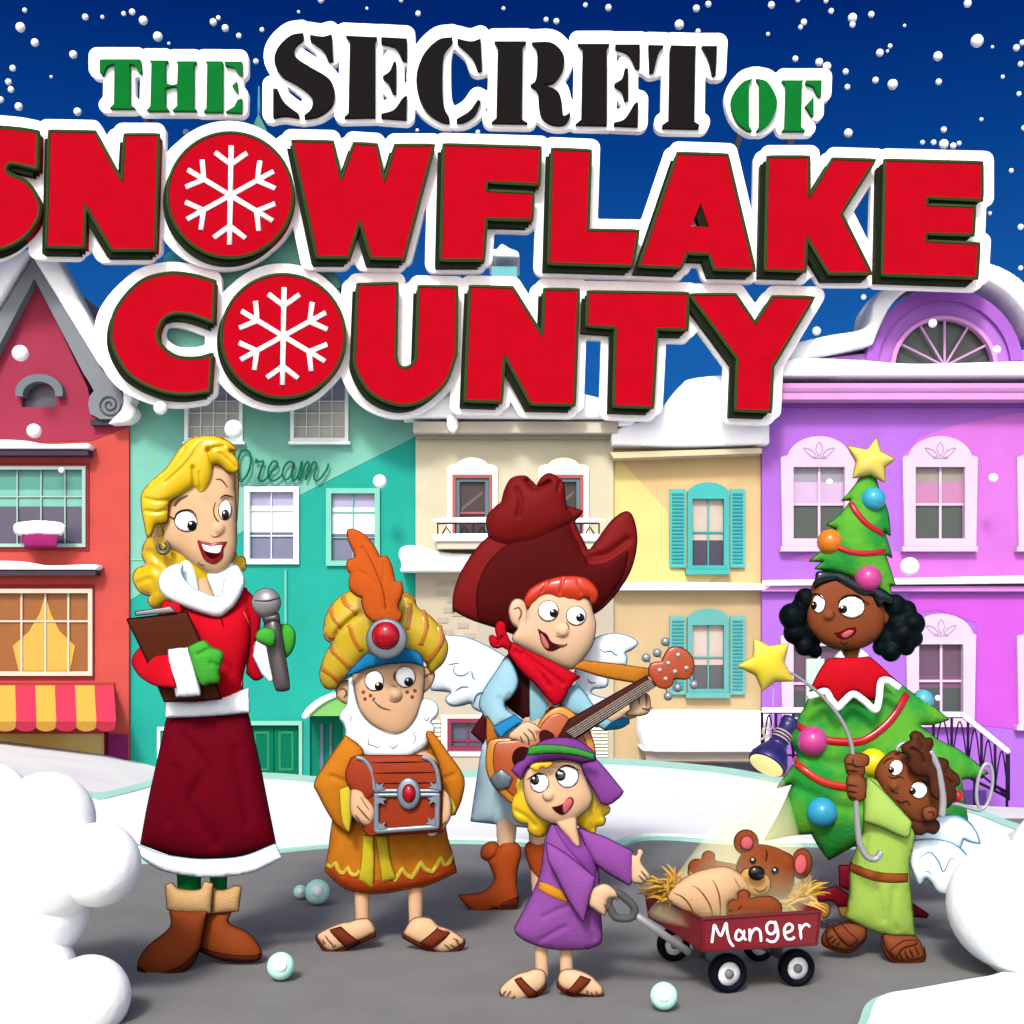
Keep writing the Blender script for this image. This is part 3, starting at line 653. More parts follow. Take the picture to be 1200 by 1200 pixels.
h.snow('cornice_snow', PX("893,448! 893,434 930,428 1000,430 1060,434 1200,431 1422,428! 1422,447! "), .62, .7, k=.25)
h.poly('frieze', rect(893, 468.5, 1422, 477), (164, 98, 214), .1, .15)
h.snow('string_course_snow', PX("893,680.5! 1000,679 1200,675 1420,672! 1420,682! 893,687!"), .3, .3, k=.2)
h.poly('string_course', rect(893, 687, 1422, 693), (232, 150, 236), .2, .25)
for i, q in enumerate(ups + los):
    cx = (q[0] + q[2]) / 2; x0, y0, x1, y1 = q; FR = (248, 218, 250)
    top = [(x0 - 4, y1), (x0 - 6, y0 - 2), (x0 - 2, y0 - 4)] + arc(cx, y0 + 2, 38, 29, 168, 12, 12) + [(x1 + 2, y0 - 4), (x1 + 6, y0 - 2), (x1 + 4, y1)]
    bands = ((.22, (166, 166, 180)), (.52, (222, 192, 232)), (1, (80, 92, 86))) if i in (0, 3) else (((.22, (168, 160, 150)), (.55, (208, 140, 186)), (1, (82, 92, 88))) if i < 4 else ((.45, (112, 84, 110)), (.62, (132, 84, 124)), (1, (78, 88, 88))))
    f = h.window(x0, y0, x1, y1, FR, 9, v=(cx,), h=((y0 + y1) / 2 + 2,), bands=bands, bar=2.8, sill=(x0 - 6, x1 + 6, 6), top=top)
    tl = [[(cx, y0 - 3), (cx - 4, y0 - 12), (cx, y0 - 20), (cx + 4, y0 - 12), (cx, y0 - 3)]] + [[(cx + s * 3, y0 - 2), (cx + s * 10, y0 - 4), (cx + s * 18, y0 - 13), (cx + s * 8, y0 - 10), (cx + s * 3, y0 - 3)] for s in (-1, 1)] + [[(cx - 9, y0 - 1), (cx + 9, y0 - 1)]]
    h.lines('tulip_ornament', tl, (206, 176, 224), .55, .095, parent=f)
h.poly('basement_window', rect(1128, 926, 1156, 945), (112, 78, 160), .02, .05)
h.poly('door', rect(945, 772, 966, 930), (214, 238, 226), .05, .1)
# entry stairs railing
r0 = Fig('stair_railing', 'black iron stair railing topped with snow at the front of the purple house', 'railing', YB - 1.5, 1150, z=-3)
def rail(fig, top, drop, n, sag=None):
    raw = Raw(); q = curve(PX(top), False, 4, False); D = fig.D
    tube_raw([W(x, y, D) for x, y in q], .028, raw, 0); tube_raw([W(x, y + drop, D) for x, y in q], .022, raw, 0)
    ii = np.linspace(0, len(q) - 1, n).astype(int)
    for a in ii: tube_raw([W(q[a][0], q[a][1], D), W(q[a][0], q[a][1] + drop + 4, D)], .03, raw, 0)
    for a, b in zip(ii[:-1], ii[1:]):
        m_ = [(q[a][0], q[a][1] + drop), ((q[a][0] + q[b][0]) / 2, (q[a][1] + q[b][1]) / 2 + 3), (q[b][0], q[b][1] + drop)]
        tube_raw([W(x, y, D) for x, y in curve(m_, False, 3)], .016, raw, 0)
    obj('bars', raw, [mat((42, 26, 70), .5)], fig.root)
    raw = Raw(); tube_raw([W(x, y - 2.5, D) for x, y in q], .06, raw, 0, n=8); obj('snow', raw, [SNOW], fig.root)
rail(r0, "1094,840! 1128,840! 1182,884!", 50, 6)
raw = Raw()
for a, b in (((1180, 884), (1180, 951)), ((1142, 893), (1142, 950)), ((1165, 920), (1180, 928)), ((1094, 890), (1180, 934))): tube_raw([W(*a, r0.D), W(*b, r0.D)], .03, raw, 0)
obj('post', raw, [mat((42, 26, 70), .5)], r0.root)
r1 = Fig('porch_railing', 'black curved porch railing topped with snow beside the hanging flashlight', 'railing', YB - 1.5, 920, z=-3)
rail(r1, "893,835! 950,835!", 50, 4)
t = House('distant_tower', 'pale aqua tower top with snow far behind the lettering', 40.0, 574, 607, cat='tower')
t.poly('wall', rect(576, 312, 606, 900), (140, 222, 226), 0, 2.0); t.snow('snow_cap', PX("573,312! 575,302 582,303 588,297 594,300 600,303 607,306 609,313!"), .2, 1.0)
# ---------------------------------------------------------------- the big lettering boards mounted in front of the roofs
L1 = View(0, 0, 1/3); L2 = View(300, 0, 1/3); L3 = View(600, 0, .25); L4 = View(850, 0, 350/1200); L5 = View(100, 290, 350/1200); L6 = View(400, 290, 580/1200)
REDL, GRN, BLK = (222, 2, 34), (12, 132, 52), (30, 28, 28)
CIR = lambda cx, cy, r: [tuple(p) for p in ell(cx, cy, r, r, n=56)]
def board(name, label, letters, col, margin, off, DB=27.05, sq=True):
    """letters: list of (list of outlines, holes); a white backing board cut round them, each letter its own slab"""
    outs = []
    for ol, hl, sm in letters:
        o2 = [np.array(p) if isinstance(p, list) and len(p) > 40 else curve(p, smooth=sm, step=(2 if sm else 400)) for p in ol]
        h2 = [curve(p, smooth=False, step=400) for p in hl]; outs.append((o2, h2))
    allp = [p for o, _ in outs for p in o] + ([p + np.array(off) for o, _ in outs for p in o] if off else [])
    st = np.vstack(allp); x0, y0 = st.min(0) - margin - 2; x1, y1 = st.max(0) + margin + 2
    def Fd(Q): 
        r = np.full(len(Q), -1e9)
        for p in allp:
            b0, b1 = p.min(0) - margin - 4, p.max(0) + margin + 4; k = ((Q > b0) & (Q < b1)).all(1)
            if k.any(): r[k] = np.maximum(r[k], sdf(Q[k], p))
        r = np.maximum(r, -60)
        return r + margin
    FM = field_mesh(None, F_=Fd, bbox=(x0, y0, x1, y1), s=2.0, flat=True, e=0.18)
    mpp = DB / F; root = thing(name, label, 'sign', ((x0 + x1) / 2 * mpp - CX * mpp, DB, H - (y1 - HZ) * mpp), None)
    obj('backing_board', to_raw(FM, DB, 0.18, 0.1), [mat((255, 255, 255), .7, 'white_board', k=.84)], root, False)
    yb = DB - 0.18
    for o2, h2 in outs:
        raw = Raw(); d = yb - 0.30 if off else yb - 0.12
        for i, p in enumerate(o2): prism_raw(raw, p.tolist(), d, yb + 0.01, d, [q.tolist() for q in h2] if i == 0 else (), 0, 1)
        lt = obj('letter', raw, [mat(col, .9, 'letter', scale=3, k=(.38 if off else .45)), mat(dark(col, .8) if off else col, .75)], root, False)
        if off:
            raw = Raw(); e = np.array(off)
            for i, p in enumerate(o2):
                for t_ in (0.5, 1.0):
                    prism_raw(raw, (p + e * t_).tolist(), d + .06 + .02 * t_, yb + 0.012, d, [(q + e * t_).tolist() for q in h2] if i == 0 else ())
                # green edging line round the face
                tube_raw([W(x, y, d + .02) for x, y in curve([tuple(q) for q in p], True, 6, False)], .045, raw, 1, True, 5)
            obj('letter_block', raw, [mat((26, 38, 22), .6), mat((60, 78, 40), .6)], lt, False)
    for fx in (0.25, 0.75):
        raw = Raw(); px = x0 + (x1 - x0) * fx; a = Vector(W(px, (y0 + y1) / 2, DB + .02))
        tube_raw([a, a + Vector((0, 1.6, -0.3))], .09, raw, 0)
        obj('mounting_bracket', raw, [metal((90, 90, 95))], root)
    return root, yb
def flake(root, cx, cy, d, r):
    pl = []
    for i in range(6):
        a = math.radians(60 * i + 89); ux, uy = math.cos(a), -math.sin(a); nx_, ny_ = -uy, ux
        pl.append([(cx, cy), (cx + ux * r, cy + uy * r)])
        b = (cx + ux * r * .62, cy + uy * r * .62)
        for s_ in (-1, 1): pl.append([b, (cx + ux * r * .86 + s_ * nx_ * r * .32, cy + uy * r * .86 + s_ * ny_ * r * .32)])
    raw = Raw()
    for a, b in pl: tube_raw([W(*a, d), W(*b, d)], 3.0 * d / F, raw, 0, False, 8, .5)
    obj('snowflake_ornament', raw, [mat((255, 250, 250), .7, 'white_board', k=.84)], root)
rt, yb = board('lettering_board', 'huge red word snowflake on a white cut-out board across the rooftops', [
    ([PX("45,155! 20,151 -20,150 -58,165 -70,195 -58,226 -22,243 -6,254 -20,263 -72,256! -72,288! -20,294 10,289 33,274 46,252 44,232 30,213 10,203 8,197 14,192 44,198!")], [], True),
    ([L1("175,462 335,465 430,640 440,475 558,475 545,880 395,880 300,720 295,870 165,868")], [], False),
    ([CIR(270, 229, 73)], [], True),
    ([L2("128,497 270,500 300,635 345,505 425,510 452,640 490,512 625,512 520,910 405,908 365,775 325,905 215,905")], [], False),
    ([L2("660,510 1000,520 995,650 810,640 810,672 975,680 970,775 810,770 800,915 650,915")], [], False),
    ([PX("647,175 692,177 689,270 748,271 741,312 643,309")], [], False),
    ([PX("794,180 852,182 884,317 837,316 831,298 805,297 798,314 749,312")], [PX("821,238 831,266 810,265")], False),
    ([L4("170,632 335,632 335,795 430,640 600,645 465,860 585,1100 415,1100 325,950 320,1090 160,1085")], [], False),
    ([L4("640,645 1030,655 1030,805 810,795 808,825 1000,832 995,945 805,940 805,970 1018,980 1010,1118 630,1105")], [], False)], REDL, 10.5, (-7.5, 6.5))
flake(rt, 270, 229, yb - .31, 58)
rt, yb = board('lettering_board', 'large red word county on a white cut-out board below the bigger word', [
    ([L5("520,138! 430,112 330,105 220,140 130,240 105,340 125,430 190,520 300,575 400,590 500,578! 510,430! 450,445 370,440 310,400 290,350 310,295 350,268 420,270 515,302!")], [], True),
    ([CIR(332, 394, 72)], [], True),
    ([L6("40,90! 135,88! 132,262! 138,284 150,292 168,288 182,270! 188,95! 280,97! 278,260! 250,330 190,375 130,380 70,350 35,290 34,240!")], [], True),
    ([L6("312,95 415,98 488,215 492,102 575,103 565,382 460,380 395,260 388,375 300,372")], [], False),
    ([L6("598,108 840,112 838,200 765,198 755,388 660,385 665,195 595,190")], [], False),
    ([L6("845,115 955,115 1003,185 1045,120 1145,122 1045,290 1040,398 955,395 960,270")], [], False)], REDL, 10.5, (-7, 6.5), DB=27.22)
flake(rt, 332, 394, yb - .31, 57)
board('lettering_board', 'small green stencil word the on a white cut-out board, upper left', [
    ([L1("350,208! 492,208! 497,255! 485,252 478,232 455,222! 455,365! 475,380! 385,380! 400,365! 402,222! 375,232 360,262 350,255!")], [], True),
    ([L1("525,212 590,212 580,222 580,292 612,300 580,308 580,370 595,388 515,388 528,372 532,225"), L1("620,215 690,215 680,228 680,375 692,388 605,388 622,372 622,305 606,300 622,294 625,228")], [], False),
    ([L1("722,215 782,215 782,392 715,392 725,380 728,228"), L1("790,216 850,216 850,265 835,255 822,235 790,228"), L1("815,302 832,285 835,325"), L1("792,392 848,395 850,345 835,350 822,375")], [], False)], GRN, 9.5, None)
board('lettering_board', 'big black stencil word secret on a white cut-out board near the top', [
    ([L2("165,115! 120,125 75,170 65,220 90,265 150,300 195,340 195,380 170,405! 170,415! 220,405 265,370 275,320 255,275 190,235 140,200 135,165 165,135!"), L2("190,122! 235,128 265,120! 270,210! 255,215! 235,175 190,140!"), L2("60,310! 75,312! 100,360 150,400! 150,412! 100,405 60,412!")], [], True),
    ([L2("315,125! 425,130! 418,145! 418,410! 310,412! 325,398! 330,145!"), L2("440,130! 530,135! 530,212! 515,210! 490,165 440,150!"), L2("445,270 470,250 485,215 492,218! 492,325! 480,325 465,290"), L2("440,412! 440,400! 485,385 515,345 530,335! 528,418!")], [], True),
    ([L2("690,130! 640,140 590,190 565,260 570,330 600,390 650,425 680,430! 680,415! 660,370 655,280 660,190 690,145!"), L2("708,135! 755,145 790,135! 795,245! 780,248! 760,200 708,150!"), L2("705,430! 705,418! 750,390 780,350! 790,355! 770,400 735,425")], [], True),
    ([L2("838,145! 950,145! 938,160! 935,420! 955,432! 828,430! 845,415! 850,165!"), L2("970,148! 1040,150 1080,190 1080,240 1050,285 1010,295! 1060,320 1075,360 1080,405 1105,395! 1105,405 1085,435 1040,435 1005,410 995,370 990,320 965,298! 985,275 988,180")], [], True),
    ([L3("308,205! 458,205! 445,225! 445,585! 298,582! 325,560! 332,225!"), L3("485,208! 600,208! 598,318! 582,318! 545,250 485,225!"), L3("480,395 515,370 530,320 545,320! 545,465! 530,470 515,425"), L3("478,585! 478,575! 530,555 575,485 592,480! 590,590!")], [], True),
    ([L3("745,212! 865,215! 860,235! 855,570! 880,585! 875,600! 705,597! 705,585! 735,565! 740,235!"), L3("640,210! 712,212! 690,240 665,335! 645,340!"), L3("890,215! 962,215! 955,350! 940,350! 920,270")], [], True)], BLK, 10.5, None)
board('lettering_board', 'small green stencil word of on a white cut-out board, upper right', [
    ([L4("110,315! 70,330 30,380 25,430 50,490 90,522 108,525! 95,505! 95,335!"), L4("125,315! 170,330 205,390 205,440 180,490 140,522 125,525! 138,505! 138,335!")], [], True),
    ([L4("228,322 315,322 308,335 305,510 322,525 228,525 240,510 245,340"), L4("325,322 388,322 385,388 372,380 355,345 325,335"), L4("322,425 345,400 355,385 355,465 345,462 335,440")], [], False)], GRN, 9.5, None)
# ---------------------------------------------------------------- falling snow
SKYF = [(29,12,3),(24,32,6),(41,50,5),(86,64,5),(100,20,4),(145,16,3),(155,14,4),(168,24,5.5),(185,43,6),(198,51,2),(250,26,4.5),(256,21,3),(264,33,4.5),(280,42,3.5),(307,35,3),(15,80,4),(10,96,4),(13,105,4),(1,117,4),(22,125,5),(91,131,5),(218,155,4),(300,72,3.5),(490,16,3.5),(376,0,4),(470,0,3),(640,23,3.2),(652,25,3.8),(686,6,3),(713,9,4.2),(816,10,4.5),(830,5,4),(796,29,6),(818,37,3.5),(904,6,4.5),(935,0,3),(968,1,3),(974,13,3.5),(942,26,4),(938,32,3),(999,21,5.8),(999,29,3.8),(1021,17,4),(1043,54,3),(1031,62,4.8),(1099,66,5.8),(1100,96,4),(932,69,3.8),(960,73,5),(969,78,5.5),(991,84,3.8),(993,102,3.6),(1026,94,4),(1046,99,6.5),(1145,48,8),(1134,4,5),(1191,56,4.2),(1198,50,3.5),(1196,75,3.5),(1194,110,3),(1200,150,3.5),(994,156,5.5),(1106,152,3.8),(1081,167,3),(1094,167,3.5),(1106,169,6),(1117,171,4),(1124,168,3),(1196,266,3.8),(1196,314,3),(1012,348,3.5),(957,388,5.5),(1163,55,2),(20,140,2.5),(500,60,2),(489,153,2.5),(560,155,3),(1150,140,2.5),(1060,30,2),(1175,90,2.5),(1160,250,2.5),(1185,200,3),(60,90,2),(120,20,2.5),(1040,60,2),(900,40,2.5),(590,10,2.5),(430,10,2),(350,14,2)]
proto = None
def flake_ball(px, py, r, D, label, group, m=None):
    raw = Raw(); ball_raw(raw, (0, 0, 0), 1, nu=14, nv=9)
    global proto
    if proto is None: proto = obj('snowflake', raw, [SNOW], None, True, base=(0, 0, 0)); o = proto
    else: o = proto.copy(); COL.objects.link(o)
    o.location = W(px, py, D); s_ = r * D / F; o.scale = (s_, s_, s_)
    tag(o, label, 'snowflake', group); return o
rr = random.Random(3)
for x, y, r in SKYF: flake_ball(x, y, r * .92, 27.5 + rr.random() * 6 if y < 290 else 27.0, 'round white snowflake falling through the dark blue night sky', 'snowflakes falling in the night sky')
for x, y, r, lb in [(24, 414, 9.5, 'white snowball flake in front of the red gable'), (40, 505, 8.5, 'white snow flake above the upper ledge of the red house'), (188, 478, 8, 'white snow flake beside the teal house under the letter c'), (274, 503, 11, 'large white snow flake by the upper left window of the teal house'), (445, 564, 8, 'white snow flake above the right middle window of the teal house'), (1066, 664, 11, 'pale snow flake right of the tree hat on the purple house'), (1093, 379, 5, 'small white snow flake in front of the fan window'), (1168, 410, 5, 'small snow flake right of the fan window'), (1164, 560, 5.5, 'small snow flake between two upper purple windows'), (972, 565, 4, 'tiny snow flake in front of the left purple window'), (1099, 818, 3.5, 'tiny snow flake in front of the lower purple window'), (72, 551, 3.5, 'tiny snow flake at the upper window of the red house')]:
    flake_ball(x, y, r, 26.9, lb, None)
for x, y, r, lb in [(329, 1132, 16, 'pale aqua snowball with white core beside the brown boots'), (372, 1045, 14.5, 'pale aqua snowball left of the sandalled boy in the gold robe'), (352, 1045, 8, 'smallest aqua snowball touching a bigger one on the road'), (778, 1167, 16, 'pale aqua snowball in front of the red wagon')]:
    D = (H) * F / (y + r - HZ) * .995; f_ = Fig('snowball', lb, 'snowball', D, x)
    f_.root.location.z = 0; f_.ball('ball', x, y, r, (178, 230, 216), m=mat((178, 230, 216), .7, 'ice', k=.95)); f_.ball('core', x, y - .5, r * .52, (255, 255, 255), dy=-r * D / F * .66, m=SNOW)
# ================================================================ woman in the red winter dress
f = Fig('person', 'tall blonde woman in a red and maroon fur trimmed dress and brown boots', 'person', 4.16, 235)
b = Body(f, (252, 205, 160))
hd = b.puff(PX("193,640 209,648 224,660 243,670.5 257,672 268,664 275,650 277,628 276.5,600 275,575 271,545 240,524 205,550 193,590 191,616"), k=.62, T=.085, creases=[(ZA("560,560 640,600 680,560"), 7, .004)],
            lines=[ZA("612,560 600,600 608,650 645,700 658,735 640,765 600,778 585,765"), ZA("350,580 380,540 437,515"), ZA("355,583 388,545 437,519"), ZA("615,413 650,416 690,462"), ZA("500,930 520,945 545,950"), ZA("255,700 285,735 260,775")])
b.puff(PX("195,617 184,614 178,621 179,632 186,639 195,637"), dy=.01, k=.5, lines=[ZA("235,700 270,705 275,740 250,760")])
b.nose(hd, 257, 622, 6.5, 8, .5)
b.puff(PX("222,655 250,664 247,684 254,702 260,720 225,720 228,690"), dy=.025, k=.6)
b.limb([(240, 720), (240, 800), (238, 900), (222, 1030), (220, 1090)], [22, 20, 24, 11, 11], dy=.06)
b.limb([(245, 900, .06), (256, 1030, .05), (256, 1090, .05)], [24, 10, 10])
b.limb([(205, 730, .02), (180, 785, -.02), (238, 782, -.13)], [14, 10, 8]); b.limb([(285, 725, .03), (308, 776, -.0), (326, 752, -.1)], [9, 4, 5])
body = b.finish(.0045)
hb = f.puff('hair', PX("219,518 195,549 177,565 167,578 166,593 169,611 173,629 168,640 167,652 171,662 160,667 156,678 161,690 168,696 177,699 173,703 180,712 195,709 215,700 262,690 283,671 288,664 286,653 276,646 279,580 278,550 268,518 240,512"), (250, 205, 20), dy=.06, k=.55, T=.1, m=glossy((250, 205, 20)), rimc=(150, 100, 10), creases=[(ZA("150,850 230,900 300,960"), 4, .012), (ZA("100,990 200,960 260,990"), 4, .01), (ZA("150,880 210,860 250,930"), 2, .008), (ZA("120,1060 200,1040 240,1120"), 2, .008), (ZA("740,900 790,930"), 2, .006)])
f.puff('fringe', PX("277,527 268,518 250,512 232,513 219,518 208,530 195,549 177,565 167,578 166,593 169,611 173,629 178,625 182,615 195,611 197,600 199,588 213,580 227,572 233,579 241,576 247,563 250,545 257,545 268,553 276,554 280,547 277,537 269,529"), (252, 212, 20), dy=-.055, k=.62, T=.05, m=glossy((252, 212, 20)), rimc=(150, 100, 10),
       creases=[(ZA("565,210 580,260 595,300"), 2.2, .012), (ZA("470,330 475,400 470,450"), 2.2, .012), (ZA("660,190 610,200 560,220"), 2, .01), (ZA("165,520 240,540 320,530"), 2, .008), (ZA("170,600 240,610 305,590"), 2, .008), (ZA("420,200 330,330 210,430"), 1.6, .006), (ZA("520,170 430,300 300,420"), 1.6, .006), (ZA("510,360 515,420 520,460"), 1.2, .005), (ZA("640,235 700,280 740,320"), 1.4, .006)])
eye(f, body, hd, 218, 614.6, 13, 11.3, 225.2, 620, 5.6, 6.2, rot=.35)
eye(f, body, hd, 263.5, 601, 7.2, 11.5, 263.5, 606.5, 4.6, 6, rot=.1)
f.stroke('eyelash', ZA("308,632 352,660 370,630 410,612 460,614 492,650"), (60, 40, 30), 1.1, on=hd, lift=.006, taper=True)
f.stroke('eyelash', ZA("640,540 670,515 710,518 728,520"), (60, 40, 30), 1.0, on=hd, lift=.006, taper=True)
mo = f.puff('mouth', ZA("500,800! 560,812 590,820 625,812 685,805! 662,850 655,905 605,940 550,920 520,865"), (176, 14, 40), on=hd, k=.16, back=.4, m=glossy((176, 14, 40)), rim=.6)
f.puff('mouth_cavity', ZA("530,838! 580,845 655,840! 645,880 600,912 560,895"), (70, 6, 14), on=mo, k=.05, back=.3, rim=0, parent=mo.o)
f.puff('teeth', ZA("525,822! 580,835 655,828! 640,872 600,878 545,862"), (255, 255, 255), on=mo, k=.1, lift=.001, back=.3, rim=0, m=mat((255, 255, 255), .3, 'teeth', k=.84), parent=mo.o)
raw = Raw(); tube_raw([f.pt(192 + 6.2 * math.cos(a), 644 + 6.6 * math.sin(a), .05) for a in np.linspace(-1.2, 3.9, 22)], .0075, raw, 0); tube_raw([f.pt(192 + 2.6 * math.cos(a), 643 + 2.6 * math.sin(a), .05) for a in np.linspace(0, 3.6, 12)], .005, raw, 0)
obj('earring', raw, [metal((120, 108, 84))], f.root)
ds = f.puff('dress_top', PX("190,706! 212,709 256,722 285,690 290,700 293,737 291,762 285,788 284,824! 203,826! 197,780 192,745"), (218, 12, 36), dy=.0, k=.6, T=.1, rimc=(90, 5, 20), lines=[ZB("840,310 880,400 888,470 875,580 845,690 825,790"), ZB("700,350 720,420"), ZB("600,620 680,640")], creases=[(ZB("700,640 760,700 700,780"), 5, .006)])
f.stroke('seam', ZB("846,315 884,400 892,470 880,580 850,690 831,790"), (255, 110, 40), .8, on=ds, lift=.002)
f.puff('sleeve', PX("192,704! 212,707! 216,735 205,770 208,808! 185,804 167,794 156,780 157,768 166,757 178,740"), (214, 16, 36), dy=-.045, k=.6, T=.06, rimc=(90, 5, 20))
f.puff('sleeve', PX("287,693 296,699 304,716 304,735 299,750 297,765 301,780 308,794! 299,797 289,789! 291,762 291,737 284,710"), (198, 10, 34), dy=.0, k=.6, T=.06, rimc=(90, 5, 20))
f.puff('cuff', ZB("910,590! 932,500! 1000,540! 1046,735! 1018,757 965,705!"), (244, 250, 255), dy=-.12, k=.6, T=.04, m=fur((244, 250, 255)), rimc=(150, 190, 210))
f.puff('collar', PX("209,661 196,666 188,675 187,687 194,699 212,709 240,719 257,722 268,715 277,705 285,688 285,675 277,663 269,668 263,682 260,697 252,700 238,695 222,686 213,673 214,663"), (246, 251, 255), dy=-.045, k=.75, T=.06, m=fur((246, 251, 255)), rimc=(150, 190, 210))
f.puff('collar_lining', PX("207,664 215,652 224,654 231,680 232,696 222,696 211,682"), (206, 232, 246), dy=.0, k=.5, m=fur((206, 232, 246)), rim=.4, rimc=(140, 180, 200))
f.puff('collar_lining', PX("243,672 256,670 273,660 271,690 256,704 248,690"), (206, 232, 246), dy=.0, k=.5, m=fur((206, 232, 246)), rim=.4, rimc=(140, 180, 200))
f.puff('forearm_sleeve', ZB("172,575 215,592! 300,604 375,598! 420,805! 300,790 200,732 152,665 150,605"), (218, 16, 36), on=ramp(165, 770, .06, 205, 785, .17), k=.5, T=.04, rimc=(90, 5, 20))
f.puff('cuff', ZB("370,580 388,553 470,545 500,566 568,815 540,845 440,850 412,825"), (244, 250, 255), dy=-.16, k=.7, T=.045, m=fur((244, 250, 255)), rimc=(150, 190, 210))
GL = (76, 186, 62)
f.puff('mitten', ZB("500,562 520,525 595,498 645,540 700,560 716,600 692,680 690,755 640,768 570,762"), GL, dy=-.17, k=.62, T=.05, rimc=(30, 110, 40), creases=[(ZB("560,585 610,560 650,545"), 3, .008), (ZB("640,640 680,655"), 3, .006)])
m2 = f.puff('mitten', ZB("1045,500 1050,440 1075,400 1130,393 1172,435 1172,520 1135,590 1090,600 1035,550"), GL, dy=-.15, k=.62, T=.05, rimc=(30, 110, 40))
f.puff('mitten_thumb', ZB("930,460 960,420 1010,418 1045,440 1052,490 1030,530 985,520 940,495"), GL, dy=-.235, k=.7, rimc=(30, 110, 40))
sk = f.puff('skirt', PX("196,840! 290,834! 303,890 313,940 323,990! 300,999 270,1005 240,1007 205,1003 165,989! 174,940 185,890"), (112, 0, 24), dy=.02, k=.55, T=.13, rimc=(40, 0, 12), creases=[(PX("212,860 240,900 225,940 250,985"), 8, .012), (PX("205,900 200,960"), 6, .01), (PX("275,880 290,960"), 7, .008)])
f.puff('belt', ZB("350,890! 620,876 880,800! 886,952! 620,975 352,985!"), (240, 248, 255), dy=-.03, k=.5, T=.08, m=fur((240, 248, 255)), rimc=(150, 190, 210))
f.puff('hem', ZC("115,578! 210,618 320,640 440,648 600,634 745,578! 775,640! 650,700 540,720 430,725 320,715 220,690 125,630!"), (236, 246, 253), dy=-.06, k=.6, T=.05, m=fur((236, 246, 253)), rimc=(150, 195, 215))
f.puff('stocking', ZC("300,690! 405,690! 405,800! 308,800!"), (8, 142, 66), dy=.02, k=.8, rimc=(5, 70, 35)); f.puff('stocking', ZC("450,690! 525,690! 522,800! 455,800!"), (8, 142, 66), dy=.03, k=.8, rimc=(5, 70, 35))
BT = (158, 74, 34)
b2 = f.puff('boot', ZC("430,890! 545,885! 535,935 620,980 665,1030 682,1070 672,1098 620,1108 540,1104 480,1092 400,1060! 405,980"), BT, dy=.0, k=.7, T=.07, rimc=(60, 25, 12))
b1 = f.puff('boot', ZC("268,880! 435,885! 415,985 395,1062 340,1130 262,1165 185,1174 130,1150 128,1105 170,1040 268,955"), BT, dy=-.07, k=.7, T=.08, rimc=(60, 25, 12))
f.puff('boot_sole', ZC("128,1112! 180,1138 250,1132 330,1100 396,1040! 396,1064! 340,1132 262,1167 185,1176 132,1152!"), (98, 42, 20), on=b1, lift=.003, k=.3, back=1.5, rimc=(50, 20, 10))
f.puff('boot_sole', ZC("402,1040! 480,1062 560,1074 640,1078 680,1070! 672,1098 620,1109 540,1105 480,1093 402,1062!"), (98, 42, 20), on=b2, lift=.003, k=.3, back=1.5, rimc=(50, 20, 10))
f.puff('boot_cuff', ZC("455,765! 480,785 520,785 560,768 590,770! 578,880! 455,892!"), (228, 182, 124), dy=-.02, k=.7, T=.06, m=fur((228, 182, 124)), rimc=(130, 80, 40))
f.puff('boot_cuff', ZC("248,765! 275,755 310,782 400,785 425,750 462,758! 452,890! 300,885 255,872!"), (232, 188, 130), dy=-.055, k=.7, T=.07, m=fur((232, 188, 130)), rimc=(130, 80, 40))
# clipboard and microphone
c = Fig('clipboard', 'dark brown clipboard held under the arm of the woman in red', 'clipboard', 4.06, 200, z=.62)
cp = c.puff('board', PX("149,726! 219,717.5! 234,751 247,785 259,819! 193,822! 170,769"), (88, 38, 18), k=.1, T=.008, e=.012, m=wood((88, 38, 18)), rimc=(30, 12, 8), rim=1.2)
c.puff('clip', ZB("155,312! 380,280! 412,312! 160,335!"), (150, 148, 148), dy=-.012, k=.2, e=.012, m=metal((160, 158, 158)), rimc=(70, 70, 70))
mc = Fig('microphone', 'grey handheld microphone in the green mitten of the woman in red', 'microphone', 3.985, 322, z=.95)
mc.puff('handle', ZB("1000,345! 1075,345! 1085,420 1115,600 1140,780 1125,812 1075,815 1050,790 1010,600 980,420"), (104, 98, 98), dy=.0, k=.9, m=metal((112, 106, 106)), rimc=(40, 40, 42))
mc.puff('grille', ell(312, 706.5, 16.5, 17), (168, 168, 168), dy=-.01, k=.85, m=metal((178, 178, 180)), rimc=(60, 60, 62), lines=[ZB("915,245 1000,250 1080,225")])
mc.puff('ring', ZB("965,340! 1072,320! 1078,375! 985,390!"), (90, 86, 88), dy=-.016, k=.8, m=metal((90, 86, 88)), rimc=(40, 40, 42))
# ================================================================ wise-man child
def sandal_foot(f, b, legp, legr, foot, dy, sole, strap, toes, sc_=(98, 38, 22), st_=(120, 52, 28)):
    b.limb(legp, legr, dy=.03)
    hf = b.puff(foot, dy=dy, k=.62, T=.05, lines=toes)
    f.puff('sandal_sole', sole, sc_, dy=dy + .005, k=.7, T=.05, rimc=(60, 22, 14), m=mat(sc_, .6, 'leather'))
    f.puff('sandal_strap', strap, st_, on=hf, lift=.003, k=.45, back=1.5, rimc=(60, 22, 14), m=mat(st_, .6, 'leather'))
f = Fig('person', 'freckled child in a striped gold turban, white false beard and orange robe', 'person', 4.35, 455)
SK = (247, 201, 160)
b = Body(f, SK)
hd = b.puff(ZE("335,130 350,250 380,380 450,480 550,545 650,575 740,540 810,450 850,330 862,200 855,60 760,20 560,0 400,30"), k=.6, T=.085,
            lines=[ZE("620,210 660,228 692,262 695,300 672,328 635,332 608,318"), ZE("488,312 515,348 560,378 620,394"), ZE("485,325 492,308 505,305"), ZE("650,180 640,150 650,110")])
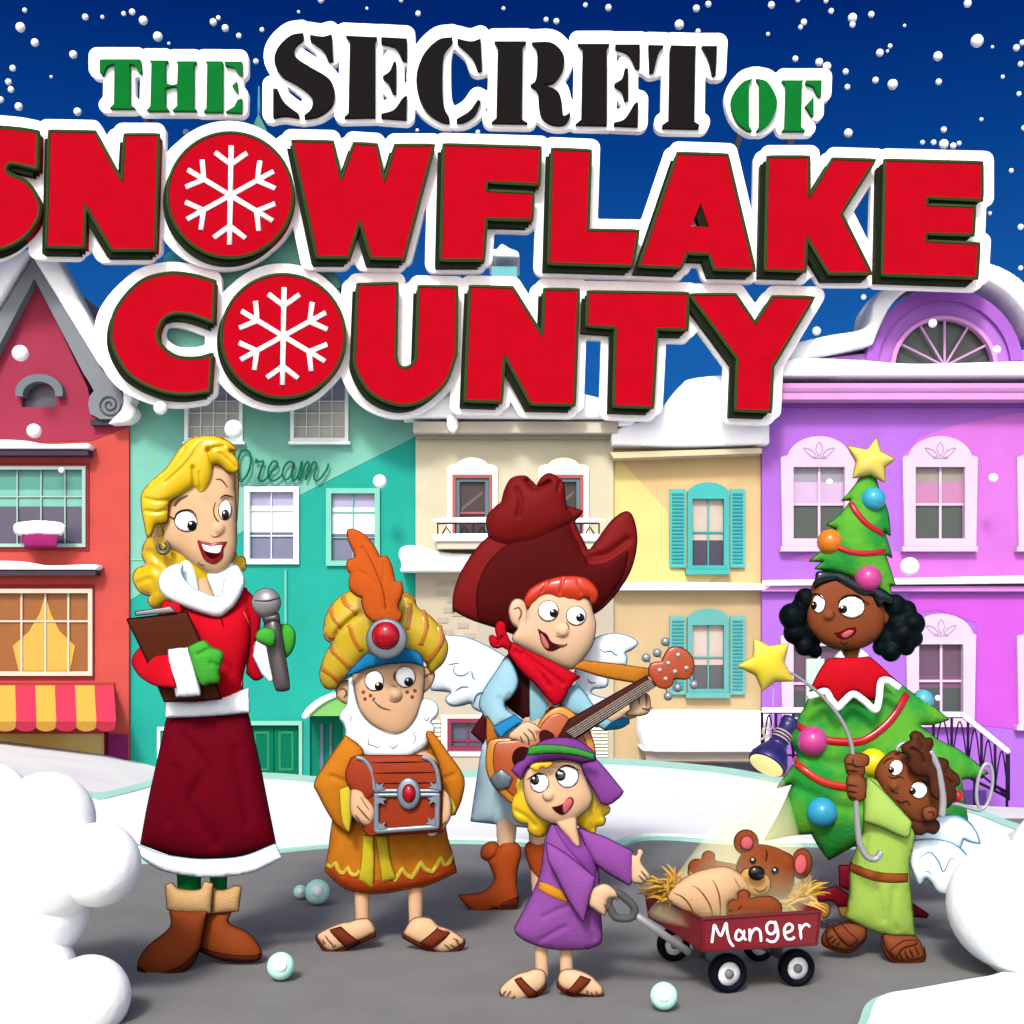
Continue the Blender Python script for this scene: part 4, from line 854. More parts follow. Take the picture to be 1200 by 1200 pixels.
b.nose(hd, 463.5, 813.5, 7.5, 8, .6)
b.puff(ZE("310,185 250,185 215,230 222,290 262,332 315,335"), dy=.02, k=.5, lines=[ZE("240,240 275,235 290,270 270,300")]); b.puff(ZE("850,90 915,82 942,130 922,200 885,245 850,250"), dy=.02, k=.5, lines=[ZE("870,160 890,130 920,125")])
b.limb([(455, 850), (455, 890), (455, 980)], [14, 30, 34], dy=.03); b.limb([(420, 885, .0), (388, 915, -.02), (420, 945, -.12)], [13, 10, 8]); b.limb([(490, 885, .0), (525, 915, -.02), (515, 955, -.12)], [13, 10, 8])
b.puff(PX("412,925 418,919 430,921 438,928 437,934 428,931 432,938 437,944 440,953 437,962 432,967 425,966 417,960 411,950"), dy=-.18, k=.6, T=.03, lines=[PX("424,930 430,940 436,947"), PX("420,940 427,948 434,956"), PX("418,950 424,958 430,962")])
b.puff(PX("518,925 527,935 528,955 523,966 516,976 508,980 501,979 502,972 507,968 505,962 512,955 517,945"), dy=-.16, k=.6, T=.03, lines=[PX("508,974 518,966"), PX("510,966 520,958")])
sandal_foot(f, b, [(424, 1000), (424, 1050), (425, 1085)], [13, 9, 8], ZF("340,830 300,845 250,850 160,885 75,935 100,985 165,1040 290,1000 440,930 475,900 430,825"), -.03, ZF("60,935! 75,945 165,1040 290,1000 440,928 480,903! 480,942! 330,1012 165,1082 72,985!"), ZF("165,885! 240,862! 372,972! 290,1010!"), [ZF("130,920 160,960"), ZF("150,945 185,985"), ZF("180,1000 205,985"), ZF("110,950 130,975")])
sandal_foot(f, b, [(486, 1000), (487, 1050), (487, 1085)], [13, 9, 8], ZF("750,820 690,900 690,930 800,990 960,1050 1095,985 1060,935 990,895 920,870 860,818"), -.03, ZF("668,925! 690,925 800,985 960,1048 1060,1002 1105,962! 1110,990! 1080,1035 960,1088 800,1020 675,955!"), ZF("915,868! 997,903! 872,1008! 790,972!"), [ZF("1000,980 1030,1000"), ZF("960,980 1000,1015"), ZF("1040,960 1065,985"), ZF("1020,940 1060,960")])
body = b.finish(.0045)
eye(f, body, hd, 438.7, 798.5, 10.6, 11.5, 444.3, 805, 5.2); eye(f, body, hd, 474.8, 793.8, 11.4, 12.2, 478.6, 799.8, 5.3)
for u, v in ((418, 262), (470, 288), (430, 312), (738, 262), (795, 252), (775, 298)): f.puff('freckle', ell(*ZE.p(u, v), 2.3), (176, 78, 44), on=hd, k=.1, rim=0, step=.5)
bd = f.puff('beard', ZE("310,160! 300,340 262,400 245,450 275,500 290,550 285,600 320,640 360,645 365,690 385,715 440,740 600,745 740,740 800,712 850,680 890,640 895,600 930,570 940,520 915,480 955,440 968,395 950,340 910,320 870,310! 850,335 810,455 740,545 650,580 550,550 450,485 380,385 345,255 335,150!"), (238, 247, 255), dy=-.03, k=.62, T=.07, m=fur((240, 248, 255)), rimc=(160, 200, 220),
            lines=[ZE("430,590 460,600 455,640 490,650 520,665 545,650"), ZE("600,640 630,670 665,650 670,630"), ZE("780,640 800,600 780,560 830,560"), ZE("850,440 880,470 900,440"), ZE("310,420 330,440 320,480")])
rb = f.puff('robe', PX("403,868 430,872 500,872 507,868 518,930 523,975 530,1001 535,1022! 502,1037 477,1042 443,1047 415,1045 396,1035 381,1020! 385,998 390,962 400,920"), (214, 130, 34), dy=.02, k=.55, T=.12, rimc=(120, 55, 15), creases=[(PX("470,985 480,1020"), 5, .008), (PX("410,985 405,1020"), 5, .008), (PX("500,985 512,1020"), 5, .006)])
f.puff('hem_band', ZF("133,458! 180,462 205,445 225,480 255,510 300,465 335,520 385,490 450,545 540,530 620,545 665,470 735,540 795,430 870,498 935,400 985,445 1025,385! 1052,500! 850,580 700,612 500,642 330,632 220,572 125,482!"), (190, 74, 30), on=rb, lift=.001, k=.15, back=.4, rim=.5, rimc=(120, 50, 20))
f.stroke('zigzag_trim', ZF("140,435! 170,450 205,420! 225,470 255,492 290,450! 310,490 345,500 375,470!"), (222, 196, 66), 2.6, on=rb, lift=.003, flatten=.5); f.stroke('zigzag_trim', ZF("612,545! 640,500 665,455! 700,500 735,520! 765,470 795,410! 830,460 875,480! 905,440 935,380! 960,430 988,428! 1005,400 1018,375!"), (222, 196, 66), 2.8, on=rb, lift=.003, flatten=.5)
f.puff('sash', ZF("395,225! 465,225! 470,400 462,595! 365,530! 385,400"), (222, 204, 50), on=rb, lift=.004, k=.3, back=.5, rimc=(150, 120, 20)); f.puff('sash', ZF("485,225! 560,225! 580,380 622,520! 530,545! 508,400"), (214, 194, 48), on=rb, lift=.004, k=.3, back=.5, rimc=(150, 120, 20))
f.puff('sleeve', PX("405,862! 388,886 369.5,916 373,930 391,962 408,977! 413,955 413,930 418,905 425,880"), (216, 134, 34), dy=-.08, k=.62, T=.06, rimc=(120, 55, 15), creases=[(ZE("180,880 250,905 310,930"), 3, .008)])
f.puff('cuff', PX("398,925! 412,920! 414,940 411,962 409,975! 402,965 399,945"), (226, 208, 56), dy=-.15, k=.4, rimc=(150, 110, 20))
f.puff('sleeve', PX("500,862 507,859 526,884 543,911 541,935 533,955! 525,950 518,925 514,895"), (212, 128, 32), dy=-.07, k=.62, T=.06, rimc=(120, 55, 15), creases=[(ZE("1000,900 1080,870"), 3, .006)])
f.puff('cuff', PX("517,921! 528,934 534,947 530,956! 523,944"), (226, 208, 56), dy=-.135, k=.4, rimc=(150, 110, 20))
tb = f.puff('turban', PX("420,692 408,694 393,704.5 382.5,721 379.5,737.5 381,748 388.5,754.7 382.5,764.5 378,776.5 375,788 377,800 384,807 394,806 400,797 410,792 430,772 453,762 490,770 500,778 505,788 510,785 519,776.5 524,764.5 523.5,752.5 514.5,734.5 502.5,721 490.5,713.5 480,697 471,694 445,686"), (230, 198, 52), dy=-.0, k=.68, T=.13, m=glossy((230, 198, 52)), rimc=(150, 90, 20), creases=[(ZD("395,745 330,800 250,870 190,965"), 3, .02), (ZD("740,640 720,760 700,800"), 3, .012)])
ST = (212, 134, 34)
for s_, w_ in (("285,610 320,680 385,735", 3.2), ("190,680 230,780 285,845", 3.2), ("155,880 205,905 260,870", 3.2), ("345,830 372,930 425,1020", 3.6), ("200,1000 270,1080 335,1150", 3.6), ("120,1150 200,1200 250,1260", 3.4), ("785,660 785,780 775,860", 3.8), ("890,720 912,850 880,975", 4), ("1015,830 1030,930 985,1030 935,1100", 4), ("745,600 790,610 840,640", 2.6)):
    w_ *= 1.35; f.stroke('turban_stripe', ZD(s_), ST, w_, on=tb, lift=-w_ * .0012, m=glossy(ST), flatten=.5)
bn = f.puff('turban_band', ZD("300,1212! 380,1125 470,1042 560,1070 680,1060 760,1005 860,1030 900,1085 903,1140! 850,1118 780,1108 620,1120 480,1150 390,1190"), (28, 132, 192), dy=-.07, k=.5, T=.05, rimc=(10, 60, 100))
fe = f.puff('feather', ZD("315,80 360,70 430,100 500,170 545,240 562,285! 590,282 620,280 650,330 672,400 682,465! 705,482 735,480! 748,540 735,600 715,650 712,690! 740,730 725,780 690,800! 510,790! 455,730 428,650 432,605! 375,580 335,535 328,480 340,420! 318,390 308,350 320,310! 350,300 380,290! 350,215 322,150"), (216, 98, 34), dy=-.15, k=.35, T=.03, rimc=(120, 50, 15), lines=[ZD("430,220 490,330 545,450 590,570 608,680 612,770")], creases=[(ZD("430,220 490,330 545,450 590,570 608,680"), 2, .006), (ZD("400,400 480,440 560,540"), 1.6, .003), (ZD("600,330 600,420 590,500"), 1.6, .003)])
jr = f.puff('jewel_setting', ell(453, 748.7, 23.3), (150, 160, 172), dy=-.17, k=.3, e=.01, m=metal((160, 170, 184)), rimc=(90, 98, 108)); f.puff('jewel', ell(452, 749.5, 15), (196, 14, 34), on=jr, k=.6, back=.2, m=mat((196, 14, 34), .08, 'ruby'), rimc=(110, 10, 20), parent=jr.o)
# treasure chest
c = Fig('treasure_chest', 'small wooden treasure chest with grey metal bands and a red jewel', 'chest', 4.22, 470, z=.45)
WD = (164, 60, 32)
cs = c.puff('box', PX("433,925! 517,925! 517,970! 512,973 433,978! 426,968 423,935!"), WD, k=.12, T=.012, e=.05, m=wood(WD), rimc=(70, 25, 15))
cl = c.puff('lid', PX("412,888! 420,885! 495,885! 509,892 516,905 518,928! 440,930! 424,938 408,918! 406,905"), WD, dy=.0, k=.35, T=.03, e=.05, m=wood((172, 66, 36)), rimc=(70, 25, 15), lines=[PX("436,893 500,892"), PX("438,905 512,904"), PX("440,917 515,916")])
MT = (140, 158, 172); mm = metal((150, 168, 184))
def mstroke(t, r, par): return c.stroke('metal_band', t, MT, r, dy=-.07, m=mm, parent=par.o, flatten=.5)
mstroke(ZE("362,742 420,762 465,820 488,900 500,990"), 2.4, cl); mstroke(ZE("850,738 915,765 955,830 970,900 978,990"), 2.6, cl)
mstroke(ZE("500,990! 978,990!"), 2.2, cl); mstroke(ZE("500,1022! 978,1020!"), 2.2, cs)
mstroke(PX("441,930! 441,974! 441,974 512,969! 513,930!"), 3.0, cs)
raw = Raw()
for x, y, sx, sy in ((441, 926, 1, -1), (513, 925, -1, -1), (442, 934, 1, 1), (512, 933, -1, 1), (443, 972, 1, -1), (510, 967, -1, -1)):
    prism_raw(raw, [(x, y), (x + sx * 11, y + sy * 2), (x + sx * 7, y + sy * 4), (x + sx * 9, y + sy * 9), (x + sx * 4, y + sy * 6), (x, y + sy * 9)], 4.22 - .078, 4.22 - .06, 4.15)
obj('corner_plate', raw, [mm], cs.o, False)
lk = c.puff('lock_plate', ell(478.8, 929.5, 13, 18), MT, dy=-.06, k=.25, e=.015, m=mm, rimc=(80, 90, 100), parent=cs.o)
c.puff('jewel', ell(479, 928, 7, 10), (190, 14, 34), on=lk, k=.6, back=.2, m=mat((190, 14, 34), .08, 'ruby'), rimc=(110, 10, 20), parent=cs.o)
# ================================================================ cowboy child with angel wings
f = Fig('person', 'red haired child in a big dark red cowboy hat playing a guitar', 'person', 4.94, 625)
b = Body(f, (253, 213, 176))
hd = b.puff(ZG("510,770 520,710 580,660 700,640 850,690 885,800 902,880 885,980 835,1060 780,1120 700,1110 560,1040 440,965 465,900 505,860"), k=.6, T=.085,
            lines=[ZG("735,865 748,895 740,935 712,950 680,945"), ZG("690,1000 720,1000 740,985")])
b.nose(hd, 659, 741, 7.5, 7.5, .6)
b.puff(ZG("505,755 450,732 418,780 425,845 460,888 510,880"), dy=.0, k=.5, lines=[ZG("440,790 470,780 485,810 470,850")])
b.limb([(625, 775), (630, 830), (630, 900)], [14, 30, 36], dy=.05); b.limb([(594, 795, .03), (582, 828, -.05), (622, 860, -.19)], [9, 6, 6]); b.limb([(665, 800, .03), (700, 848, -.03), (742, 836, -.15)], [9, 5, 6])
b.limb([(594, 940), (593, 1000), (593, 1045)], [15, 10, 9], dy=.04); b.limb([(633, 940), (630, 1000), (632, 1045)], [15, 10, 9], dy=.06)
b.puff(ZI("645,940 700,890 750,850 800,840 850,865 895,900 890,922 850,915 870,960 862,1000 845,1008 825,985 808,1032 780,1035 770,1000 740,1020 715,985 660,975"), dy=-.22, k=.6, T=.03, lines=[ZI("790,890 830,930 850,985"), ZI("760,920 795,960 800,1015"), ZI("735,945 755,990")])
b.puff(ZH("560,582 590,555 585,505 572,465 590,442 612,440 632,425 650,422 668,442 690,432 722,455 732,520 715,572 650,592"), dy=-.2, k=.6, T=.035, lines=[ZH("612,445 620,490 625,520"), ZH("668,445 672,490 668,530"), ZH("640,545 690,550 715,535")])
body = b.finish(.005)
eye(f, body, hd, 642.3, 717.7, 11.6, 11.8, 648.5, 720.4, 5); eye(f, body, hd, 674.6, 723.3, 11.2, 11, 679.2, 725.4, 5)
mo = f.puff('mouth', ZG("578,903! 600,920 625,935 650,975 690,992 740,993! 700,1008 660,1025 625,1018 600,985 588,940"), (84, 20, 24), on=hd, k=.1, back=.4, rim=.6, rimc=(90, 50, 40)); f.puff('tongue', ZG("592,930 618,955 640,1000 630,1015 605,990"), (232, 130, 130), on=mo, k=.2, back=.3, rim=0, parent=mo.o)
f.puff('hair', ZG("500,735! 530,680 600,635 680,610 750,602 840,612 895,655 915,700 900,748 880,755! 862,722 835,722 822,742 795,752 770,735 755,752 722,728 705,745 680,740 650,712 600,718 565,745 540,760 518,785!"), (222, 62, 30), dy=-.04, k=.55, T=.06, m=glossy((222, 62, 30)), rimc=(130, 25, 20), creases=[(ZG("640,625 600,690"), 1.5, .006), (ZG("720,620 700,700"), 1.5, .006), (ZG("800,630 820,700"), 1.5, .006)])
HT = (128, 24, 24)
cr = f.puff('hat_crown', ZG("300,380! 290,275 340,210 372,185 392,115 430,52 500,38 535,60 570,95! 600,45 650,25 718,75 728,150 740,220! 760,300 560,420 380,430"), HT, dy=.12, k=.55, T=.13, rimc=(50, 8, 10), creases=[(ZG("520,70 570,110 640,80"), 3, .03), (ZG("455,120 480,180 470,270"), 3, .012), (ZG("700,80 690,130"), 2, .01)], m=mat(HT, .55, 'leather'))
br = f.puff('hat_brim', ZG("100,790! 108,690 155,565 240,440 340,350 450,282 600,232 740,213 828,235! 812,262 785,292 800,340 830,400 862,470! 915,395 1000,285 1080,240 1120,300 1132,420 1100,560 1030,680 945,775 880,820! 700,860 440,925! 350,892 200,842"), (132, 26, 26), dy=.14, k=.3, T=.06, rimc=(60, 8, 10), rim=1.2, m=mat((132, 26, 26), .55, 'leather'), creases=[(ZG("880,500 970,480 1080,400"), 4, .02)])
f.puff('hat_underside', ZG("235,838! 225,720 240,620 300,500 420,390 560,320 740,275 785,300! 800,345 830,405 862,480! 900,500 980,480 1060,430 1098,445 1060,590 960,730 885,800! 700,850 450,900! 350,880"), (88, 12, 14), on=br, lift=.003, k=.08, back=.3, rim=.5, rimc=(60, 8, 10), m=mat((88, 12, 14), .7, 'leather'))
gw = f.puff('gown', PX("566,868! 575,850 600,790 650,790 690,850 693,960! 660,972 640,972 597,967 552,962!"), (190, 228, 242), dy=.05, k=.5, T=.1, m=mat((190, 228, 242), .8, 'fabric', k=.72, scale=14, bump=.25), rimc=(60, 130, 165), creases=[(PX("585,930 580,960"), 4, .01)])
vt = f.puff('vest', ZI("620,335! 660,322 820,505 950,650 1010,710 1110,600 1150,700 1150,900 800,960 740,850 610,705 600,640 690,520"), (58, 16, 20), dy=.0, k=.5, T=.09, rimc=(20, 5, 8))
f.puff('shirt_front', ZI("805,495! 880,560 945,640! 935,740 880,860! 808,855!"), (150, 208, 230), on=vt, lift=.003, k=.1, back=.3, rim=.5, rimc=(60, 130, 165))
f.puff('vest_tail', ZI("450,770! 400,845 350,920! 400,965 470,1022! 480,830"), (92, 24, 36), dy=.02, k=.4, T=.02, rimc=(30, 5, 12))
f.puff('sleeve', ZI("620,340 560,430 460,590 422,700 450,775 530,880! 690,795! 625,745 612,690 660,650 700,590 712,520 690,440 655,370"), (168, 216, 236), on=ramp(575, 790, .05, 608, 852, .19), k=.62, T=.06, rimc=(50, 120, 150), creases=[(ZI("570,660 620,690 650,640"), 3, .008)])
f.puff('cuff', ZI("530,880! 690,790! 752,832! 640,912 590,958! 555,920"), (38, 146, 208), on=ramp(575, 790, .06, 608, 852, .205), k=.55, T=.04, rimc=(15, 80, 120))
f.puff('sleeve', ZH("60,330! 160,390 212,368! 270,440 330,530! 460,640 560,590! 562,640! 500,678 400,690! 250,600 120,540"), (160, 212, 234), on=ramp(665, 805, .02, 735, 845, .13), k=.5, T=.05, rimc=(50, 120, 150)); f.puff('cuff', ZH("400,690! 450,640 560,590! 562,645! 500,680"), (36, 142, 204), on=ramp(665, 805, .04, 735, 845, .15), k=.45, rimc=(15, 80, 120))
f.puff('bandana', ZI("640,205! 800,288 1000,380 1198,490! 1150,520! 1125,560 1108,575! 1070,660 1010,705 970,680 850,545 740,440 640,305!"), (216, 14, 40), dy=-.09, k=.4, T=.05, rimc=(110, 5, 20), creases=[(ZI("700,290 850,420 960,560"), 3, .012), (ZI("760,300 920,430 1060,540"), 3, .01)])
f.puff('bandana_knot', ZI("490,190 500,165 530,170 555,200 545,150 538,110 560,58 610,72 622,150 655,225 640,275 590,252 560,262 510,250"), (210, 14, 38), dy=-.1, k=.6, T=.04, rimc=(110, 5, 20), creases=[(ZI("590,180 560,230"), 2, .01)])
WG = (246, 251, 255); WM = mat(WG, .8, 'feathers', k=.8, scale=9, c2=(222, 239, 252))
f.puff('wing', ZI("20,185 90,165 170,168 300,182 450,240 610,330! 640,500 480,620! 440,745 395,745 360,720 345,690 250,712 180,705 152,660 190,610 120,596 40,590! 10,480"), WG, dy=.16, k=.45, T=.06, rimc=(96, 168, 204), rim=1.5, m=WM, lines=[ZI("150,385 190,375 240,370"), ZI("205,390 195,430 225,465 280,465 330,430"), ZI("340,430 350,480 370,500"), ZI("200,600 260,560 320,560"), ZI("350,690 380,620 430,600")])
f.puff('wing', ZH("230,200! 300,110 350,50 450,20 560,30 640,78 600,125 552,150 565,180 560,235! 400,252! 430,320 425,380 380,395 330,400 320,440 450,470 590,380! 560,470 420,560 280,520! 190,380"), WG, dy=.16, k=.5, T=.06, rimc=(96, 168, 204), rim=1.5, m=WM, lines=[ZH("390,110 420,130 470,125 500,150 550,150"), ZH("300,320 320,350 360,350"), ZH("270,430 300,440 320,400")])
BO = (190, 82, 32)
l1 = f.puff('boot', ZJ("250,690 262,640 300,615 345,612 370,642! 395,615 440,608 500,628 515,680 505,740 488,820 490,920 500,980 492,1050! 370,1066! 345,1048 270,1080 205,1075 150,1030 100,968! 180,960 265,945 320,900 342,860 325,800 298,740 262,720"), BO, dy=.02, k=.65, T=.06, rimc=(90, 35, 15), m=mat(BO, .5, 'leather'), creases=[(ZJ("370,650 350,700 310,730"), 2.5, .012)])
f.puff('boot_heel', ZJ("350,1040! 420,1000 500,980! 492,1050! 370,1067!"), (120, 48, 24), on=l1, lift=-.002, k=.3, back=.5, rimc=(60, 22, 12))
f.puff('boot', ZJ("545,650 560,620 600,602 680,605 720,640 712,720 700,820 700,900 720,980 790,1010 830,1040 800,1070 640,1064 630,1000 640,900 620,860 580,780 555,710"), BO, dy=.05, k=.65, T=.06, rimc=(90, 35, 15), m=mat(BO, .5, 'leather'))
# guitar
g = Fig('guitar', 'brown and orange acoustic guitar with silver tuning pegs played by the cowboy child', 'guitar', 4.76, 650, z=.55)
GO = PX("575,868 571,880 571,900 577,917 590,932 605,942 630,940 665,925 690,908 697,892 695,870 686,851 672,836 660,829 648,831 637,840 630,852 622,862 605,864 590,865")
gb = g.puff('guitar_body', GO, (228, 154, 56), k=.12, T=.02, e=.035, m=mat((228, 154, 56), .25, 'varnish'), rimc=(130, 70, 20))
cv = curve(GO); ctr = cv.mean(0)
fm = g.puff('soundboard', ctr + (cv - ctr) * .87, (200, 92, 44), on=gb, k=.04, back=.4, m=mat((200, 92, 44), .25, 'varnish', scale=20), rim=.5, rimc=(110, 40, 20))
g.puff('sound_hole', ell(613, 888, 12, 13), (60, 12, 14), on=fm, lift=.001, k=.03, back=.4, rim=.6, parent=fm.o); g.puff('pickguard', ZI("880,930 930,900 1000,950 960,1040 900,1030"), (70, 20, 18), on=fm, lift=.001, k=.03, rim=0, parent=fm.o)
g.puff('bridge', ZJ("318,190! 345,150 390,120! 420,140 462,175! 450,200 440,232! 400,245 360,255!"), (136, 150, 164), on=fm, lift=.002, k=.3, e=.004, m=metal((140, 154, 168)), rimc=(80, 90, 100), parent=gb.o)
nk = g.puff('neck', ZH("85,745! 160,620! 480,440 700,318! 772,380! 500,560 190,765!"), (74, 32, 30), dy=-.07, k=.3, T=.015, e=.01, m=wood((74, 32, 30)), rimc=(40, 15, 12))
fb_ = g.puff('fretboard', ZH("135,700! 715,338! 758,395! 195,752!"), (116, 92, 84), on=nk, lift=.001, k=.03, back=.4, rim=0, parent=nk.o)
for i in range(5):
    t_ = (i + .5) / 5; a = ZH.p(138 + 57 * t_, 702 + 48 * t_); e_ = ZH.p(715 + 43 * t_, 338 + 57 * t_)
    g.stroke('string', [a, e_], (210, 205, 200), .35, on=fb_, lift=.002, parent=nk.o, n=4)
for i in range(14):
    t_ = i / 14; a = ZH.p(160 + 560 * t_, 686 - 352 * t_); e_ = ZH.p(190 + 560 * t_, 750 - 352 * t_); g.stroke('fret', [a, e_], (70, 50, 46), .4, on=fb_, lift=.001, parent=nk.o, n=4)
hs = g.puff('headstock', ZH("722,300 728,240 770,218 812,212 832,165 868,120 930,112 1000,150 1035,220 1022,300 980,335 900,332 885,372 840,400 785,388 742,335"), (188, 78, 42), dy=-.075, k=.2, T=.012, e=.01, m=mat((188, 78, 42), .3, 'varnish'), rimc=(90, 30, 20))
for u, v in ((912, 175), (843, 232), (785, 280), (890, 290), (968, 265), (825, 340)): g.ball('tuning_post', *ZH.p(u, v), 3, (205, 190, 185), on=hs, m=metal((210, 205, 205)), parent=hs.o)
for (u, v), (p_, q_) in (((703, 185), (785, 280)), ((780, 150), (843, 232)), ((838, 72), (912, 175)), ((858, 455), (825, 340)), ((925, 395), (890, 290)), ((1040, 375), (968, 265))):
    g.ball('tuning_peg', *ZH.p(u, v), 5.4, (140, 155, 165), dy=-.07, m=metal((170, 182, 190)), parent=hs.o); g.stroke('peg_shaft', [ZH.p(u, v), ZH.p(p_, q_)], (200, 200, 205), .9, dy=-.068, m=metal((190, 190, 195)), parent=hs.o)
g.puff('strap', ZH("190,250! 260,205! 480,228 722,262! 725,305 640,362! 400,318"), (208, 134, 42), dy=.04, k=.35, T=.02, rimc=(120, 60, 20)); g.puff('strap', ZI("470,790! 520,870 560,960! 540,1010 490,1080! 470,1000"), (206, 120, 44), dy=.0, k=.35, T=.02, rimc=(120, 60, 20))
# ================================================================ girl in the tree costume
f = Fig('person', 'dark haired girl wearing a bauble decked christmas tree costume and tree hat', 'person', 4.72, 1005)
b = Body(f, (150, 80, 48))
hd = b.puff(PX("951,690 956,680 975,672 1000,676 1028,690 1036,712 1035,735 1029,747 1012,758 990,762 967,755 952,742 946,730 947,710"), k=.62, T=.085, lines=[ZN("555,1090 535,1105 530,1125 545,1140"), ZN("580,1095 590,1110 580,1130"), ZO("500,130 515,140 535,135")])
b.nose(hd, 971, 723.5, 6.5, 5.5, .6)
b.puff(ZN("872,1050 895,1022 935,1025 950,1070 930,1120 900,1150 870,1140"), dy=-.0, k=.5, lines=[ZN("890,1060 920,1050 925,1085 905,1110")])
b.puff(PX("990,752 1007,752 1006,778 1000,784 991,778"), dy=.03, k=.6)
b.limb([(998, 775), (1000, 830), (1000, 930)], [10, 26, 32], dy=.04); b.limb([(1012, 930), (1014, 1010), (1014, 1060)], [13, 8, 8], dy=.05); b.limb([(1018, 930), (1034, 1010), (1036, 1060)], [13, 8, 8], dy=.05)
b.limb([(1020, 800, .04), (1050, 860, .04), (1060, 900, .04)], [10, 8, 7]); b.limb([(978, 800, .04), (950, 860, .04), (945, 895, .04)], [10, 8, 7])
body = b.finish(.005)
eye(f, body, hd, 960, 709, 7.2, 10.8, 954.5, 711, 3.6, 5); eye(f, body, hd, 998, 713.5, 15, 12.5, 988.3, 716, 5)
f.stroke('eyelash', ZN("450,990 490,990 530,1020"), (20, 12, 12), 1, on=hd, lift=.008, taper=True); f.stroke('eyelash', ZN("610,1040 650,1005 720,1000 760,1030 795,1050"), (20, 12, 12), 1, on=hd, lift=.008, taper=True)
mo = f.puff('mouth', ZO("472,92! 500,88 535,72 572,68! 570,88 555,105 520,120 492,112"), (110, 14, 18), on=hd, k=.12, back=.4, rim=.6, rimc=(70, 25, 20)); f.puff('tongue', ZO("505,100 540,80 562,85 545,105 520,115"), (236, 110, 120), on=mo, k=.2, back=.3, rim=0, parent=mo.o)
HB = (14, 34, 38)
HM = mat(HB, .5, 'hair', k=.3, c2=(6, 16, 20), scale=16)
fused(f, 'curls', [(x, y, r * 1.12, dy) for x, y, r, dy in ((944, 702, 12, .0), (928, 722, 14, -.02), (938, 714, 12, .02), (931, 742, 12, -.01), (943, 738, 13, .03), (943, 757, 11, -.01), (955, 763, 8, .0), (950, 748, 12, .03), (950, 720, 12, .05))], HM)
fused(f, 'curls', [(x, y, r * 1.1, dy) for x, y, r, dy in ((1048, 710, 13, .0), (1062, 715, 11, .0), (1052, 728, 16, .02), (1070, 731, 13, -.02), (1057, 744, 14, -.01), (1071, 748, 10, .0), (1042, 748, 15, .02), (1062, 759, 9, .0), (1044, 764, 11, -.01), (1033, 758, 10, .02), (1040, 732, 14, .05))], HM)
f.puff('fringe', ZN("468,945! 480,890 500,850 640,860 720,900 860,950 935,1000! 925,1040 880,1030! 850,1050 835,1030 815,990! 740,990 690,960 630,920 600,895! 560,905 510,920"), HB, dy=-.05, k=.55, T=.05, m=glossy(HB), rimc=(4, 8, 10))
TG, TY = (44, 164, 66), (160, 208, 62)
tm = mat(TG, .85, 'tree_felt', c2=(104, 190, 60), scale=6, bump=.4)
ht = f.puff('tree_hat', ZN("770,262! 825,285! 838,330 850,372! 900,500 916,638! 878,615! 905,690 926,768! 885,745! 920,850 946,932! 912,925! 926,1002! 850,968 700,892 560,848 475,832! 500,808 528,790! 443,788! 500,740 560,680 605,602! 545,575! 620,520 690,430! 633,432! 690,370"), TG, dy=-.02, k=.5, T=.09, m=tm, rimc=(20, 80, 30))
f.stroke('garland', ZN("688,462 720,520 780,590 870,645"), (206, 20, 40), 3.6, on=ht, m=glossy((206, 20, 40)), flatten=.6); f.stroke('garland', ZN("610,720 680,748 780,758 880,742"), (206, 20, 40), 3.4, on=ht, m=glossy((206, 20, 40)), flatten=.6)
f.ball('bauble', 1023, 588, 14, (62, 190, 226), on=ht, sink=.1); f.ball('bauble', 973, 637, 15.2, (244, 140, 34), on=ht, sink=.1); f.ball('bauble', 1017, 679.5, 15.8, (226, 76, 166), on=ht, sink=.1)
YS = (250, 226, 66); ystar = mat(YS, .5, 'star', c2=(255, 240, 130), scale=6)
f.puff('star', ZN("668,115! 780,138! 835,68! 862,150! 942,190! 884,238! 882,325! 800,282! 698,300! 716,208!"), YS, dy=-.05, k=.7, m=ystar, rimc=(190, 140, 30), sm=True)
tr = f.puff('tree_costume', ZO("440,215! 640,205! 760,310 830,365 930,430 1008,492! 930,515 862,515! 960,590 1060,640 1192,745! 1130,765 1062,772! 1078,860 1095,965! 1000,1000 900,1000 700,1090 560,1085! 445,1150! 400,1090 365,1027! 270,1035 143,1060! 200,960 240,880 278,792! 204,812! 250,745 285,700! 300,660 262,590! 285,520 340,420 370,330"), TG, dy=.02, k=.5, T=.14, m=tm, rimc=(20, 80, 30), creases=[(ZO("300,640 480,700 640,640"), 6, .012), (ZO("280,800 520,900 700,860"), 6, .012)])
f.stroke('garland', ZO("296,515 320,530 345,545"), (204, 26, 40), 4.4, on=tr, m=glossy((204, 26, 40)), flatten=.6); f.stroke('garland', ZO("430,588 500,596 600,592 680,545 745,480 808,378"), (204, 20, 40), 4.8, on=tr, m=glossy((204, 20, 40)), flatten=.6)
f.stroke('garland', ZO("282,682 340,730 410,775 492,800 600,810"), (216, 50, 34), 4.8, on=tr, m=glossy((216, 50, 34)), flatten=.6)
f.ball('bauble', *ZO.p(372, 593), 17.5, (226, 76, 166), on=tr, sink=.1); f.ball('bauble', *ZO.p(415, 922), 17.5, (62, 184, 232), on=tr, sink=.1); f.ball('bauble', *ZO.p(888, 400), 12.5, (96, 196, 220), on=tr, sink=.6); f.ball('bauble', 1022, 893, 17, (252, 232, 30), on=tr, sink=.3); f.ball('bauble', *ZO.p(1040, 850), 8, (206, 40, 60), on=tr, sink=.2)
